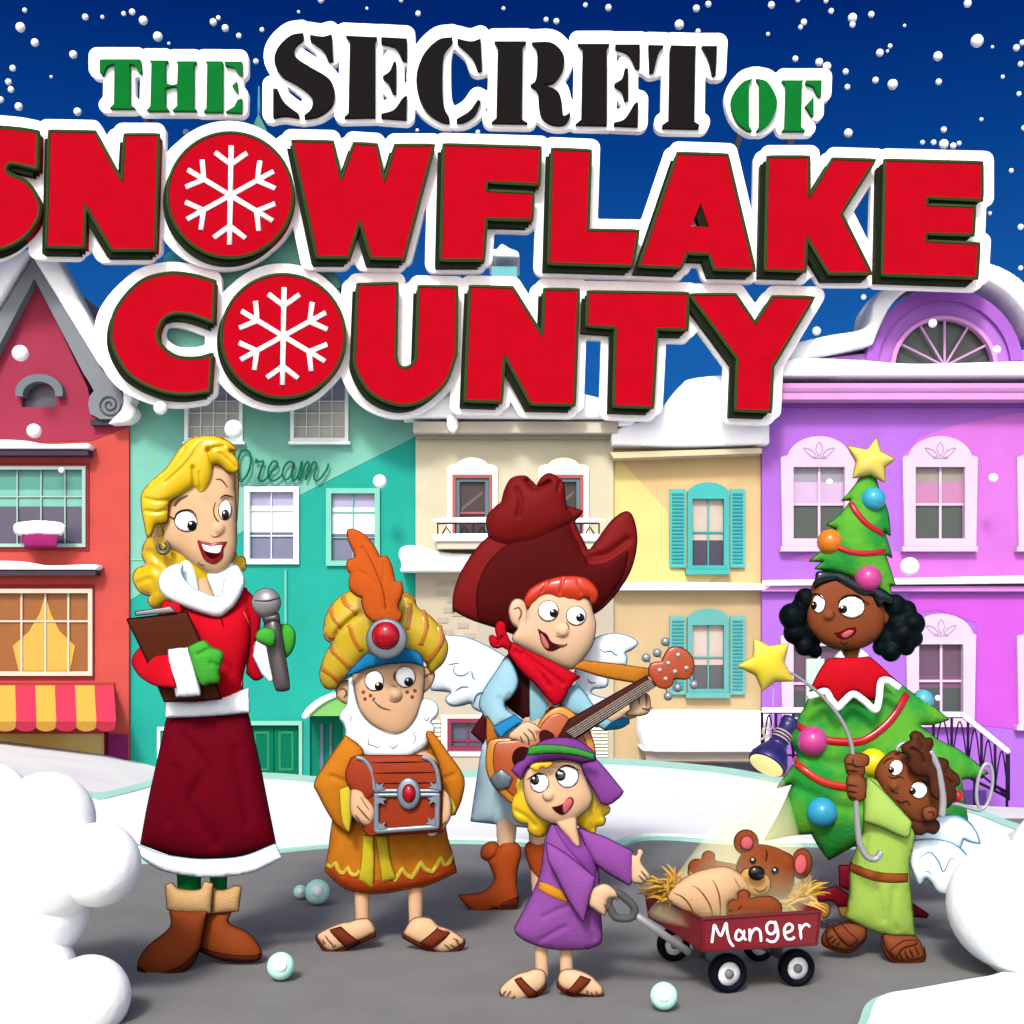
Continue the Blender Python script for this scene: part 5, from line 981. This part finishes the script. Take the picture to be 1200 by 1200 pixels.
sh = f.puff('shoulder_cape', ZO("440,210! 520,205 640,203! 700,255 762,318! 720,300 685,312 672,360 662,400! 610,390 562,362! 520,385 490,440! 455,390 430,350 385,352 365,340! 400,270"), (214, 18, 36), dy=-.12, k=.5, T=.05, rimc=(100, 10, 20))
f.stroke('fur_trim', ZO("345,385 385,375 430,362 455,400 488,440! 520,405 560,375 610,405 662,448 680,400 690,318 725,312 775,345"), (240, 250, 255), 4.3, dy=-.16, m=fur((240, 250, 255)))
f.puff('collar', ZO("470,200! 500,170! 525,210!"), (246, 246, 250), dy=-.09, k=.3, rimc=(150, 160, 170)); f.puff('collar', ZO("580,205! 595,160! 640,195!"), (246, 246, 250), dy=-.09, k=.3, rimc=(150, 160, 170))
for px in (1014, 1037): f.puff('shoe', PX("%d,1056 %d,1048 %d,1050 %d,1062 %d,1075 %d,1078 %d,1070" % (px-12, px, px+10, px+12, px+8, px-6, px-14)), (200, 140, 66), dy=-.02, k=.7, m=mat((200, 140, 66), .5, 'leather'), rimc=(90, 50, 20))
# dark red crossed stand under the tree costume
s_ = Fig('tree_stand', 'dark red wooden crossed tree stand on the road behind the boy in green', 'tree stand', 4.62, 1010)
SR = (140, 22, 44)
s_.puff('leg', ZQ("205,590! 320,550! 384,598! 380,640! 330,640! 300,618! 215,617!"), SR, k=.3, e=.02, m=wood(SR), rimc=(60, 8, 20)); s_.puff('leg', ZQ("384,600! 600,625! 672,630! 750,682! 742,697! 680,692! 380,640!"), SR, dy=.03, k=.3, e=.02, m=wood(SR), rimc=(60, 8, 20))
s_.puff('post', ZQ("333,455! 470,455! 470,600! 372,565! 338,552!"), SR, dy=.02, k=.3, e=.02, m=wood(SR), rimc=(60, 8, 20)); s_.puff('foot_block', ZQ("325,640! 390,640! 384,700! 345,690!"), (200, 140, 66), dy=.01, k=.3, e=.02, m=wood((200, 140, 66)), rimc=(90, 50, 20)); s_.puff('foot_block', ZQ("215,640 260,630 290,650 282,690 250,695"), (206, 140, 60), dy=-.02, k=.4, e=.01, m=wood((206, 140, 60)), rimc=(90, 50, 20))
# ================================================================ angel boy
f = Fig('person', 'barefaced curly haired boy in a lime green robe with white wings and a wire halo, holding a hooked pole', 'person', 4.2, 1040)
f.root['label'] = 'curly haired boy in a lime green robe with halo and wings holding a hooked pole'
b = Body(f, (142, 78, 46))
hd = b.puff(ZP("345,235 352,195 385,150 440,120 520,160 600,230 650,310 645,400 620,440 560,462 500,440 440,390 380,320"), k=.62, T=.08, lines=[ZP("405,235 425,245 455,238 475,245"), ZP("415,260 412,290 430,310 452,315"), ZP("440,345 465,358 490,350 505,372"), ZP("380,180 400,160 430,150"), ZP("545,255 575,262 595,285")])
b.nose(hd, 1047, 920, 6, 6, .6)
b.puff(ZP("565,395 600,378 632,392 632,425 605,445 572,440"), dy=-.06, k=.6, lines=[ZP("585,400 610,400 612,420")])
b.limb([(1060, 960), (1042, 1000), (1030, 1070)], [10, 14, 15], dy=.03); b.limb([(1060, 968, .02), (1018, 940, -.03), (1004, 922, -.15)], [7, 4, 4]); b.limb([(1062, 962, .02), (1016, 922, -.02), (1002, 900, -.14)], [7, 4, 4])
b.puff(ZP("200,165 212,142 245,130 290,135 312,150 308,185 292,192 290,228 255,236 215,230 205,200"), dy=-.17, k=.6, T=.035, lines=[ZP("245,150 250,180 290,185"), ZP("215,170 260,178"), ZP("220,200 265,205")])
b.puff(ZP("210,250 235,240 270,238 296,262 298,300 290,345 255,357 218,335"), dy=-.17, k=.6, T=.035, lines=[ZP("222,265 265,272"), ZP("222,292 262,300"), ZP("228,318 258,326")])
def bfoot(legp, foot, sole, strap, dy, toes):
    b.limb(legp, [10, 10], dy=.03); hf = b.puff(foot, dy=dy, k=.7, T=.06, lines=toes)
    f.puff('sandal_sole', sole, (110, 52, 28), dy=dy + .01, k=.7, T=.06, rimc=(60, 22, 14), m=mat((110, 52, 28), .6, 'leather'))
    f.puff('sandal_strap', strap, (138, 68, 40), on=hf, lift=.003, k=.4, back=1.5, rimc=(60, 22, 14), m=mat((138, 68, 40), .6, 'leather'))
bfoot([(1005, 1040), (1002, 1085)], ZP("115,985 130,955 190,930 290,935 300,965 285,1005 215,1050 130,1030"), ZP("92,992! 115,955 150,935 125,985 140,1025 215,1045 285,1000 300,960! 300,990 285,1018 215,1066 105,1035"), ZP("145,945! 185,928! 262,1000! 225,1028! 190,1000"), .0, [ZP("120,1000 150,980"), ZP("140,1015 165,990"), ZP("165,1025 180,1005")])
bfoot([(1050, 1040), (1052, 1090)], ZP("382,985 440,985 530,992 562,1040 565,1085 515,1100 440,1098 395,1050"), ZP("372,985! 400,1030 440,1075 515,1085 562,1060 572,1040! 575,1095 520,1122 430,1118 380,1052"), ZP("410,1045! 470,1000 530,995! 535,1010 470,1030 440,1075!"), -.03, [ZP("500,1030 520,1070"), ZP("480,1040 495,1080"), ZP("525,1020 545,1060"), ZP("460,1055 470,1085")])
body = b.finish(.0045)
eye(f, body, hd, 1050, 899, 7.6, 9, 1044.5, 901.5, 3.6, 4.2, rot=.4); eye(f, body, hd, 1076.5, 925, 9.6, 9.6, 1069, 926, 4, 4.6)
HR = (88, 46, 30)
f.puff('front_curls', ZP("470,120 472,92 508,70 506,45 530,28 560,40 575,60 605,62 612,95 598,120 622,140 608,170 640,200 640,250 650,330 630,345 605,320 600,290 590,240 560,235 520,225 498,185 500,150"), HR, dy=-.08, k=.6, T=.05, m=mat(HR, .5, 'hair', scale=20), rimc=(40, 16, 10), creases=[(ZP("510,110 550,130 570,170"), 2, .012), (ZP("545,70 560,110"), 2, .008)])
f.puff('back_curls', ZP("600,160 640,152 680,165 690,200 730,235 735,275 715,290 722,330 700,365 680,385 650,380 600,330"), HR, dy=.0, k=.6, T=.06, m=mat(HR, .5, 'hair', scale=20), rimc=(40, 16, 10), creases=[(ZP("680,200 670,240 700,270"), 2, .01)])
f.puff('nape_curls', ZP("505,470 520,448 560,450 600,440 635,450 642,480 620,508 585,500 560,512 530,508 520,490"), HR, dy=-.02, k=.6, T=.05, m=mat(HR, .5, 'hair', scale=20), rimc=(40, 16, 10))
f.stroke('headband', ZP("600,120 632,190 650,270 660,350 655,425"), (190, 193, 198), 4.2, dy=-.085, m=metal((196, 198, 204))); f.stroke('headband', ZP("442,120 455,95 490,82"), (190, 193, 198), 2.6, dy=-.04, m=metal((196, 198, 204)))
f.stroke('halo', [(x, y) for x, y in ell(*ZP.p(855, 285), 8.8, 27, math.radians(8), n=20)], (188, 190, 196), 2.1, dy=.02, closed=True, m=metal((200, 202, 208))); f.stroke('halo_wire', ZP("838,398 800,392 740,372 690,365"), (188, 190, 196), 2.2, dy=.02, m=metal((200, 202, 208)))
LG = (170, 208, 92)
rb = f.puff('robe', ZP("300,245! 345,255 430,330 505,445 528,500 515,580 500,650 505,760 527,985! 430,985 370,975 290,945 206,902! 225,780 228,660 262,560 285,500 290,440"), LG, dy=.0, k=.55, T=.1, rimc=(80, 120, 40), creases=[(ZP("430,760 420,900 440,950"), 4, .008), (ZP("350,760 380,900"), 4, .008), (ZP("300,520 285,640"), 3, .006)])
f.puff('sleeve', ZP("305,240! 400,330 512,452! 500,515 470,520 380,480 290,448! 292,340"), (182, 220, 108), dy=-.075, k=.5, T=.05, rimc=(80, 120, 40)); 
f.puff('belt', ZP("228,642! 290,660 360,678 420,686 492,690! 492,726! 400,725 320,712 222,676!"), (158, 82, 36), on=rb, lift=-.002, k=.5, back=.6, rimc=(70, 30, 12), m=mat((158, 82, 36), .5, 'leather'))
f.puff('wing', ZP("520,490! 600,440 645,425 720,425 780,455 815,505 832,552! 790,545 755,530! 745,555 740,575! 640,560 520,560"), (214, 236, 250), dy=.09, k=.4, T=.05, rimc=(96, 168, 204), rim=1.5, m=mat((214, 236, 250), .8, 'feathers', k=.84, scale=12))
f.puff('wing', ZP("500,545! 600,535 690,550 750,590 800,665 780,720 730,770 690,790 640,782 605,735! 580,715 550,742 525,700! 505,640"), WG, dy=.07, k=.45, T=.06, rimc=(96, 168, 204), rim=1.5, m=WM, lines=[ZP("550,630 600,600 640,640 665,690 700,630 730,650"), ZP("560,700 590,690 620,720"), ZP("740,575 770,610 790,650")])
# hooked pole, star and flashlight
c = Fig('hooked_pole', 'long grey hooked pole with a curved tip gripped by the boy in green', 'pole', 4.03, 1000, z=.4)
c.stroke('shaft', ZO("262,270 330,315 420,390 500,490 548,600 562,720 572,880 580,1000 592,1080 625,1135 665,1145 692,1112"), (176, 178, 182), 2.8, rs=(1.6, 4.2), m=metal((186, 188, 192)))
st = Fig('star', 'glossy yellow star tied to the upper end of the grey hooked pole', 'star', 4.02, 900, z=1.0)
st.puff('star_body', ZO("18,242! 90,200! 95,112! 165,150! 255,138! 235,225! 278,312! 190,315! 135,358! 102,285!"), YS, k=.7, m=ystar, rimc=(200, 170, 30), e=.004)
fl = Fig('flashlight', 'navy flashlight hanging upside down on a pale string from the yellow star', 'flashlight', 4.03, 905, z=.8)
NV = (46, 42, 112)
def lathe(fig, name, prof, m, parent=None, n=30):
    raw = Raw(); tube_raw([W(x, y, fig.D + dy) for x, y, dy, r in prof], [r * fig.D / F for x, y, dy, r in prof], raw, 0, False, n)
    return obj(name, raw, [m], parent or fig.root)
def fx(t): return (927 - 30 * t, 843 + 56 * t, .03 - .085 * t)
nvm = mat(NV, .35, 'plastic')
fb2 = lathe(fl, 'barrel', [(*fx(t), r) for t, r in ((0, 7), (.01, 9.5), (.05, 10.8), (.1, 10.8), (.11, 9.8), (.2, 9.6), (.5, 10.4), (.51, 11.6), (.57, 12), (.58, 11))], nvm)
lathe(fl, 'head', [(*fx(t), r) for t, r in ((.57, 11), (.6, 14), (.66, 16.5), (.72, 19), (.82, 21.5), (.84, 22.6), (.94, 23), (.955, 22.6), (.965, 21))], nvm)
lathe(fl, 'lens', [(*fx(t), r) for t, r in ((.93, 20.6), (.975, 20.4), (1.0, 17), (1.02, 10), (1.03, 2))], mat((250, 240, 160), .3, 'lens', emit=.7))
for t_ in (.3, .36, .42):
    raw = Raw(); c_ = Vector(W(*fx(t_)[:2], fl.D + fx(t_)[2])); a_ = (Vector(W(*fx(1)[:2], fl.D + fx(1)[2])) - c_).normalized(); e1 = a_.cross(Vector((0, 1, 0))).normalized(); e2 = a_.cross(e1)
    tube_raw([c_ + (e1 * math.cos(q) + e2 * math.sin(q)) * 10.8 * fl.D / F + a_ * math.sin(q) * .005 for q in np.linspace(0, 2 * math.pi, 24, endpoint=False)], .0028, raw, 0, True, 6); obj('string_wrap', raw, [fabric((222, 198, 186))], fb2)
fl.stroke('string', ZO("188,325 184,400 182,520 165,545"), (226, 200, 214), .7, dy=-.01); fl.stroke('string', ZO("165,545 140,530 135,560 165,570 120,590 165,560"), (226, 200, 190), .8, dy=-.03)
# ================================================================ girl in purple
f = Fig('person', 'blonde child in a purple robe and striped purple headscarf pulling the wagon', 'person', 3.82, 655)
b = Body(f, (249, 206, 166))
hd = b.puff(ZK("200,400 208,320 260,265 500,240 600,260 650,400 682,500 655,580 560,662 480,690 380,680 290,625 222,530"), k=.6, T=.085, lines=[ZK("380,455 350,465 342,495 360,522 400,520"), ZK("530,498 545,510 552,530"), ZK("235,300 265,285 300,290")])
b.nose(hd, 643, 931, 6.5, 6.5, .6)
b.puff(ZK("440,660 560,650 575,720 600,855 560,840 520,790 450,710"), dy=-.02, k=.4)
b.limb([(665, 980), (662, 1020), (655, 1080)], [14, 20, 24], dy=.03); b.limb([(655, 992, .02), (668, 1030, -.04), (700, 1050, -.09)], [9, 6, 6]); b.limb([(682, 995), (715, 1005), (745, 1015)], [7, 6, 6], dy=.0)
b.puff(ZL("735,345 770,315 815,305 860,330 892,370 885,398 850,390 828,405 822,440 812,500 775,485 735,455 715,430"), dy=-.11, k=.6, T=.035, lines=[ZL("830,400 815,430"), ZL("800,395 812,420"), ZL("860,345 882,375")])
b.puff(ZK("955,905 985,920 1002,905 1000,880 1022,868 1042,895 1022,950 1050,1000 1085,1045 1088,1080 1060,1085 1045,1112 1010,1108 960,1085"), dy=-.03, k=.6, T=.03, lines=[ZK("1020,1010 1065,1060"), ZK("1005,1040 1045,1085")])
sandal_foot(f, b, [(634, 1090), (634, 1110), (635, 1140)], [9, 8, 8], ZL("370,850 320,865 250,885 180,935 142,985 175,1030 270,1042 380,990 428,940 425,870"), -.03, ZL("138,1000! 180,1040 270,1045 350,1015 432,930! 428,975 350,1042 260,1066 180,1060"), ZL("235,892! 268,874! 382,985! 345,1022!"), [ZL("190,1000 215,965"), ZL("165,990 185,965"), ZL("220,1015 240,995")])
sandal_foot(f, b, [(663, 1090), (663, 1110), (664, 1140)], [9, 8, 8], ZL("540,860 515,925 560,975 700,1012 785,1010 795,970 760,930 715,890 625,855"), -.03, ZL("508,930! 560,980 640,1005 715,1018 798,995! 795,1030 720,1046 600,1022 515,970"), ZL("568,978! 655,874! 718,898! 622,992!"), [ZL("720,975 735,1000"), ZL("750,970 765,995"), ZL("695,960 700,985")])
body = b.finish(.0042)
eye(f, body, hd, 632.5, 916.5, 10.6, 11, 627.2, 913.5, 5.4, 5.8); eye(f, body, hd, 665, 909, 12.6, 12.8, 656.8, 907.6, 6.4, 6.8)
f.stroke('eyelash', ZK("225,378 255,360 300,338 345,342"), (50, 30, 25), .9, on=hd, lift=.007, taper=True); f.stroke('eyelash', ZK("440,305 500,282 560,300 588,310"), (50, 30, 25), .9, on=hd, lift=.007, taper=True)
mo = f.puff('mouth', ZK("402,570! 440,562 480,545 520,502 548,525 545,550 520,590 475,622 435,605"), (60, 12, 14), on=hd, k=.12, back=.4, rim=.6, rimc=(110, 50, 40)); f.puff('tongue', ZK("478,550 520,508 545,530 520,585 485,608"), (236, 116, 124), on=mo, k=.2, back=.3, rim=0, parent=mo.o)
HY = (252, 210, 30)
f.puff('hair', ZK("170,360 145,430 155,470 125,520 122,600 150,665 200,692 232,690 235,740 275,775 330,780 368,745 400,690 560,690 620,735 700,758 712,712 760,700 778,660 765,640 802,610 800,570 740,540 690,430 640,300 560,260 250,300"), HY, dy=.05, k=.5, T=.07, m=glossy(HY), rimc=(170, 110, 10), creases=[(ZK("150,600 220,640 280,700"), 3, .008), (ZK("640,560 680,640 690,720"), 3, .008), (ZK("720,580 740,640"), 3, .008)])
f.puff('fringe', ZK("248,292 280,268 340,262 402,262 390,285 360,300 330,290 300,318 270,310"), HY, dy=-.075, k=.5, m=glossy(HY), rimc=(170, 110, 10))
PR = (136, 66, 158)
f.puff('headscarf', ZK("235,190! 290,140 340,108 440,88 560,98 640,140 700,190! 705,245! 600,262! 500,238 400,245 300,262 235,285! 205,330 182,382! 118,315! 160,265 205,240"), PR, dy=-.03, k=.6, T=.08, rimc=(60, 25, 80))
vl = f.puff('scarf_tail', ZK("598,262! 640,240 705,232! 760,290 830,375 902,465! 880,500 850,525 800,555 745,545! 710,480 670,410 630,340"), (146, 76, 166), dy=-.02, k=.45, T=.04, rimc=(60, 25, 80))
f.puff('scarf_band', ZK("230,195! 250,150 300,140 420,138 560,158 702,202! 692,240! 560,208 400,196 235,208!"), (64, 160, 62), dy=-.1, k=.55, rimc=(20, 70, 40))
PU2 = (152, 84, 170)
rb = f.puff('robe', PX("646,966! 655,966! 680,992! 676,971! 688,974 699,1008 702,1035 703,1060 705,1100 699,1108! 685,1112 650,1112 622,1105 606,1095 603,1088! 625,1045 634,1020 639,985"), PU2, dy=.0, k=.55, T=.09, rimc=(66, 30, 84), creases=[(ZL("420,500 520,450 570,430"), 3, .006), (ZL("400,650 500,590 560,560"), 3, .006), (ZL("700,480 740,640"), 3, .006)])
f.puff('robe_lapel', ZK("415,700! 440,705! 600,855! 580,735! 640,745 700,860 712,950 700,1070! 600,960 480,820"), (140, 70, 160), on=rb, lift=-.002, k=.3, back=.5, rimc=(66, 30, 84))
f.puff('belt', ZL("398,280! 470,300 545,335! 580,405! 480,375 385,325!"), (226, 152, 44), on=rb, lift=-.002, k=.5, back=.6, rimc=(120, 70, 20))
f.puff('sleeve', ZK("590,722! 650,745 760,782 860,830 965,885! 965,990 960,1095 942,1122! 830,1060 735,995 700,960 640,850"), (156, 84, 174), dy=-.03, k=.5, T=.05, rimc=(66, 30, 84))
f.puff('sleeve', ZL("440,40! 560,110 660,190 750,265! 735,340 715,400 675,545! 620,470 560,370 500,250 450,150"), (158, 88, 176), dy=-.095, k=.5, T=.045, rimc=(66, 30, 84))
# ================================================================ wagon
WR = (158, 14, 38)
A, B_, C_ = (823.7, 1114.5, 3.72), (957, 1106.5, 3.79), (761, 1075, 4.06)
wg = thing('wagon', 'small red toy wagon with black wheels and manger written on its side', 'wagon', (.72, 3.95, 0), None)
def V3(p): return Vector(W(*p))
a0, b0, c0 = V3(A), V3(B_), V3(C_); zb = (a0.z + b0.z + c0.z) / 3
a1, b1, c1 = V3((823.7, 1077, 3.72)), V3((961.5, 1068, 3.79)), V3((757, 1047.5, 4.06)); d0 = b0 + (c0 - a0); d1 = b1 + (c1 - a1)
bm_c = [a0, b0, d0, c0]; tp_c = [a1, b1, d1, c1]; ctr0 = sum(bm_c, Vector()) / 4; ctr1 = sum(tp_c, Vector()) / 4
raw = Raw(); inn = lambda p, c: p + (c - p).normalized() * .016
v = bm_c + tp_c + [inn(p, ctr1) for p in tp_c] + [inn(p, ctr0) + Vector((0, 0, .02)) for p in bm_c]; fs = [(3, 2, 1, 0)]
for i in range(4): j = (i + 1) % 4; fs += [(i, j, 4 + j, 4 + i), (4 + i, 4 + j, 8 + j, 8 + i), (8 + i, 8 + j, 12 + j, 12 + i)]
fs.append((12, 13, 14, 15)); raw.add(v, fs)
for ring in (tp_c,): tube_raw([ring[i] for i in range(4)], .006, raw, 1, True, 8)
tube_raw(bm_c, .004, raw, 1, True, 6)
for i in range(4): tube_raw([bm_c[i], tp_c[i]], .0045, raw, 1, False, 6)
obj('wagon_bed', raw, [mat(WR, .35, 'enamel', k=.36), mat((112, 8, 26), .4, 'enamel')], wg, False)
ux = (b0 - a0).normalized(); nn = ux.cross(Vector((0, 0, 1))).normalized()
if nn.y > 0: nn = -nn
def SP(px, py):                                         # a point of the picture carried onto the wagon's side panel
    o = Vector((0, 0, H)); d = Vector(W(px, py, 1.0)) - o; P0 = a0; n_ = (b0 - a0).cross(a1 - a0).normalized(); t_ = (P0 - o).dot(n_) / d.dot(n_); return o + d * t_ + nn * .004
raw = Raw()
for t_ in ("498,695 505,640 512,595 530,630 548,655 562,625 578,585 585,640 600,690 620,715", "668,640 650,622 635,640 632,668 650,680 672,660 680,625! 676,660 690,680", "710,615 711,650 710,688! 716,648 742,615 766,626 772,655 774,688", "854,585 826,578 806,600 811,635 836,645 856,620 854,575! 866,620 868,660 851,685 826,688 804,675", "908,640 945,625 950,600 930,588 910,605 905,640 920,672 950,672 962,660", "990,590 995,630 1000,672! 995,630 1010,600 1030,590 1048,605"):
    tube_raw([SP(x, y) for x, y in curve(ZM(t_), False, 1.5)], .0043, raw, 0, False, 6, .5)
obj('lettering', raw, [mat((255, 240, 246), .5, 'white_paint', k=.84)], wg)
def wheel(px, py, r, D):
    c = Vector(W(px, py, D)); c.z = r * D / F; rr = r * D / F; ax = nn
    e1 = Vector((0, 0, 1)); e2 = ax.cross(e1).normalized(); raw = Raw(); prof = [(.62, -.3), (.62, .3), (.8, .36), (.95, .3), (1, .12), (1, -.12), (.95, -.3), (.8, -.36)]; n = 36; v = []
    for i in range(n):
        a = 2 * math.pi * i / n; d = e1 * math.cos(a) + e2 * math.sin(a)
        for pr, pw in prof: v.append(c + d * rr * pr + ax * rr * pw)
    m = len(prof); raw.add(v, [(i*m+k, i*m+(k+1) % m, ((i+1) % n)*m+(k+1) % m, ((i+1) % n)*m+k) for i in range(n) for k in range(m)])
    w_ = obj('wheel', raw, [mat((18, 22, 34), .55, 'rubber')], wg)
    for nm, r0_, off, cc in (('rim', .63, .2, (246, 246, 250)), ('hub', .24, .34, (150, 150, 156))):
        raw = Raw(); v = [c + ax * rr * off] + [c + ax * rr * (off - .04) + (e1 * math.cos(2*math.pi*i/n) + e2 * math.sin(2*math.pi*i/n)) * rr * r0_ for i in range(n)] + [c - ax * rr * .2 + (e1 * math.cos(2*math.pi*i/n) + e2 * math.sin(2*math.pi*i/n)) * rr * r0_ for i in range(n)]
        raw.add(v, [(0, 1 + i, 1 + (i + 1) % n) for i in range(n)] + [(1 + i, 1 + n + i, 1 + n + (i + 1) % n, 1 + (i + 1) % n) for i in range(n)]); obj(nm, raw, [mat(cc, .4, 'enamel')], w_)
    return c
w1 = wheel(852.5, 1140.5, 22.8, 3.84); w2 = wheel(933, 1134, 21.6, 3.91); w3 = wheel(789, 1107, 19.5, 4.2); w4 = wheel(889, 1106, 19, 4.2)
for p_, q_ in ((w1, w3), (w2, w4)):
    raw = Raw(); tube_raw([p_, q_], .009, raw, 0); m_ = (p_ + q_) / 2; tube_raw([m_, m_ + Vector((0, 0, .09))], .02, raw, 0); obj('axle', raw, [metal((120, 120, 122))], wg)
hp = [V3((808, 1117, 3.9)), V3((806, 1115, 3.84)), V3((744, 1072, 3.72))]
raw = Raw(); tube_raw(hp, .0115, raw, 0, False, 10); h_ = obj('handle', raw, [metal((186, 186, 188))], wg)
raw = Raw(); q_ = curve(ZL("850,470 832,430 850,385 885,362 930,385 985,435 1002,470 985,515 930,525 880,515"), True, 2); tube_raw([W(x, y, 3.715) for x, y in q_], .012, raw, 0, True, 8); obj('grip', raw, [mat((94, 94, 96), .5, 'rubber')], h_)
# hay, teddy bear
def hay(name, label, c, n, D, seed):
    r = random.Random(seed); raw = Raw(); o = Vector(W(*c, D))
    for i in range(n):
        a = r.uniform(-2.4, 2.4); l = r.uniform(.05, .11); d = Vector((math.sin(a) * .8, r.uniform(-.5, .5), abs(math.cos(a)) * .9 + .1 if abs(a) < 1.9 else -.3)).normalized()
        s0 = o + Vector((r.uniform(-.04, .04), r.uniform(-.04, .04), r.uniform(-.02, .03)))
        p = [s0 + d * l * t + Vector((0, 0, -.03 * t * t)) for t in (0, .4, .8, 1)]; tube_raw(p, [.006, .005, .003, .0008], raw, i % 2, False, 5)
    ob = obj(name, raw, [mat((228, 166, 56), .7, 'straw'), mat((240, 190, 90), .7, 'straw')], None, True, base=(o.x, o.y, o.z)); tag(ob, label, 'straw', None, 'stuff')
hay('straw', 'tuft of golden straw sticking out of the front end of the wagon', (790, 1046), 90, 3.95, 1); hay('straw', 'tuft of golden straw sticking out behind the teddy bear', (930, 1056), 150, 3.95, 2); hay('straw', 'loose golden straw filling the bottom of the red wagon', (860, 1068), 200, 3.93, 3)
t = Fig('teddy_bear', 'smiling brown teddy bear wrapped in a peach blanket lying in the red wagon', 'teddy bear', 3.9, 880, z=.25)
BB = (154, 76, 38); bmz = mat(BB, .8, 'plush', scale=25, bump=.5)
bb = Body(t, BB)
hb_ = bb.puff(ZM("638,270 665,205 705,170 765,145 840,155 900,180 955,215 965,300 945,395 900,440 850,430 740,430 690,370 650,320"), k=.62, T=.06, lines=[ZM("800,165 810,190 802,230"), ZM("745,375 780,390 805,375 810,360"), ZM("725,350 750,352")])
bb.puff(ell(*ZM.p(693, 130), 14, 14.5), dy=.01, k=.5); bb.puff(ell(*ZM.p(1005, 250), 11.8, 17.5, .1), dy=.01, k=.5)
hm = bb.puff(ZM("655,330 670,290 705,275 760,290 815,318 832,370 810,415 740,432 700,400 690,360"), dy=-.045, k=.5, rim=.5)
ar = bb.puff(ZM("588,510 595,470 620,452 645,450 650,412 680,398 712,418 715,445 760,438 830,435 880,468 893,505 880,545 800,548 605,548"), dy=-.09, k=.6, T=.04, lines=[ZM("600,490 620,480"), ZM("605,512 625,508"), ZM("650,480 670,455")])
al = bb.puff(ZM("368,285 375,250 400,228 440,225 452,195 480,180 512,195 518,232 570,245 640,262 640,310 500,300 380,315"), dy=.05, k=.6, T=.04)
bb.limb([(880, 1030), (870, 1050), (830, 1050)], [12, 16, 14], dy=.03)
body = bb.finish(.004); body.data.materials[0] = bmz
t.puff('inner_ear', ell(*ZM.p(697, 132), 7, 7.6), (226, 104, 116), dy=-.022, k=.3, rimc=(130, 50, 50)); t.puff('inner_ear', ell(*ZM.p(1000, 252), 6.8, 11.5, .1), (226, 104, 116), dy=-.022, k=.3, rimc=(130, 50, 50))
t.puff('muzzle', ZM("662,330 675,292 705,278 760,292 815,320 828,370 808,412 742,428 702,398 694,358"), (228, 172, 96), dy=-.052, k=.52, T=.05, rimc=(110, 60, 30), lines=[ZM("735,372 770,390 800,378 808,360")])
t.puff('nose', ell(*ZM.p(752, 303), 10.2, 8.8, .15), (14, 12, 14), dy=-.095, k=.6, m=glossy((14, 12, 14)), rim=0)
t.puff('eye', ell(*ZM.p(731, 226), 4.0), (10, 8, 8), on=hb_, k=.6, m=glossy((10, 8, 8)), rim=0, step=.6); t.puff('eye', ell(*ZM.p(855, 282), 4.6), (10, 8, 8), on=hb_, k=.6, m=glossy((10, 8, 8)), rim=0, step=.6)
for gx_, gy_ in ((729, 218), (852, 275)): t.puff('glint', ell(*ZM.p(gx_, gy_), 1.2), (255, 255, 255), on=hb_, lift=.009, k=.4, rim=0, step=.3)
t.puff('blanket', ZM("255,445 285,385 330,345 400,305 500,275 590,272 660,310 700,360 722,400! 680,400 650,415 645,450 600,460 588,510 600,548! 440,552! 330,505"), (238, 194, 148), dy=-.05, k=.6, T=.075, rimc=(150, 95, 60), lines=[ZM("290,395 350,420 390,470 405,520"), ZM("370,345 430,370 480,430 505,490 505,545"), ZM("470,290 520,340 548,420 552,545"), ZM("560,275 620,310 660,370")])
# beam of the flashlight: a tinted volume that glows by itself stands for the light
raw = Raw(); p0, p1 = Vector(W(898, 912, 4.03)), Vector(W(868, 1040, 3.98)); ax_ = (p1 - p0); n = 32; v = []
for c_, r_ in ((p0, .055), (p1 + ax_ * .25, .27)):
    for i in range(n): a = 2 * math.pi * i / n; v.append(c_ + Vector((math.cos(a) * r_, math.sin(a) * r_ * .8, 0)))
raw.add(v, [(i, (i + 1) % n, n + (i + 1) % n, n + i) for i in range(n)] + [tuple(range(n))[::-1], tuple(range(n, 2 * n))])
m = bpy.data.materials.new('beam'); m.use_nodes = True; nn_ = m.node_tree; nn_.nodes.clear(); o_ = nn_.nodes.new('ShaderNodeOutputMaterial'); pv = nn_.nodes.new('ShaderNodeVolumePrincipled')
pv.inputs['Color'].default_value = (1, .93, .55, 1); pv.inputs['Density'].default_value = 3.4; pv.inputs['Emission Strength'].default_value = 1.15; pv.inputs['Emission Color'].default_value = (1, .9, .55, 1)
nn_.links.new(pv.outputs[0], o_.inputs[1])
simple('light_beam', raw, [m], True, kind='stuff', label='pale yellow cone of light falling from the flashlight onto the wagon', cat='light beam')
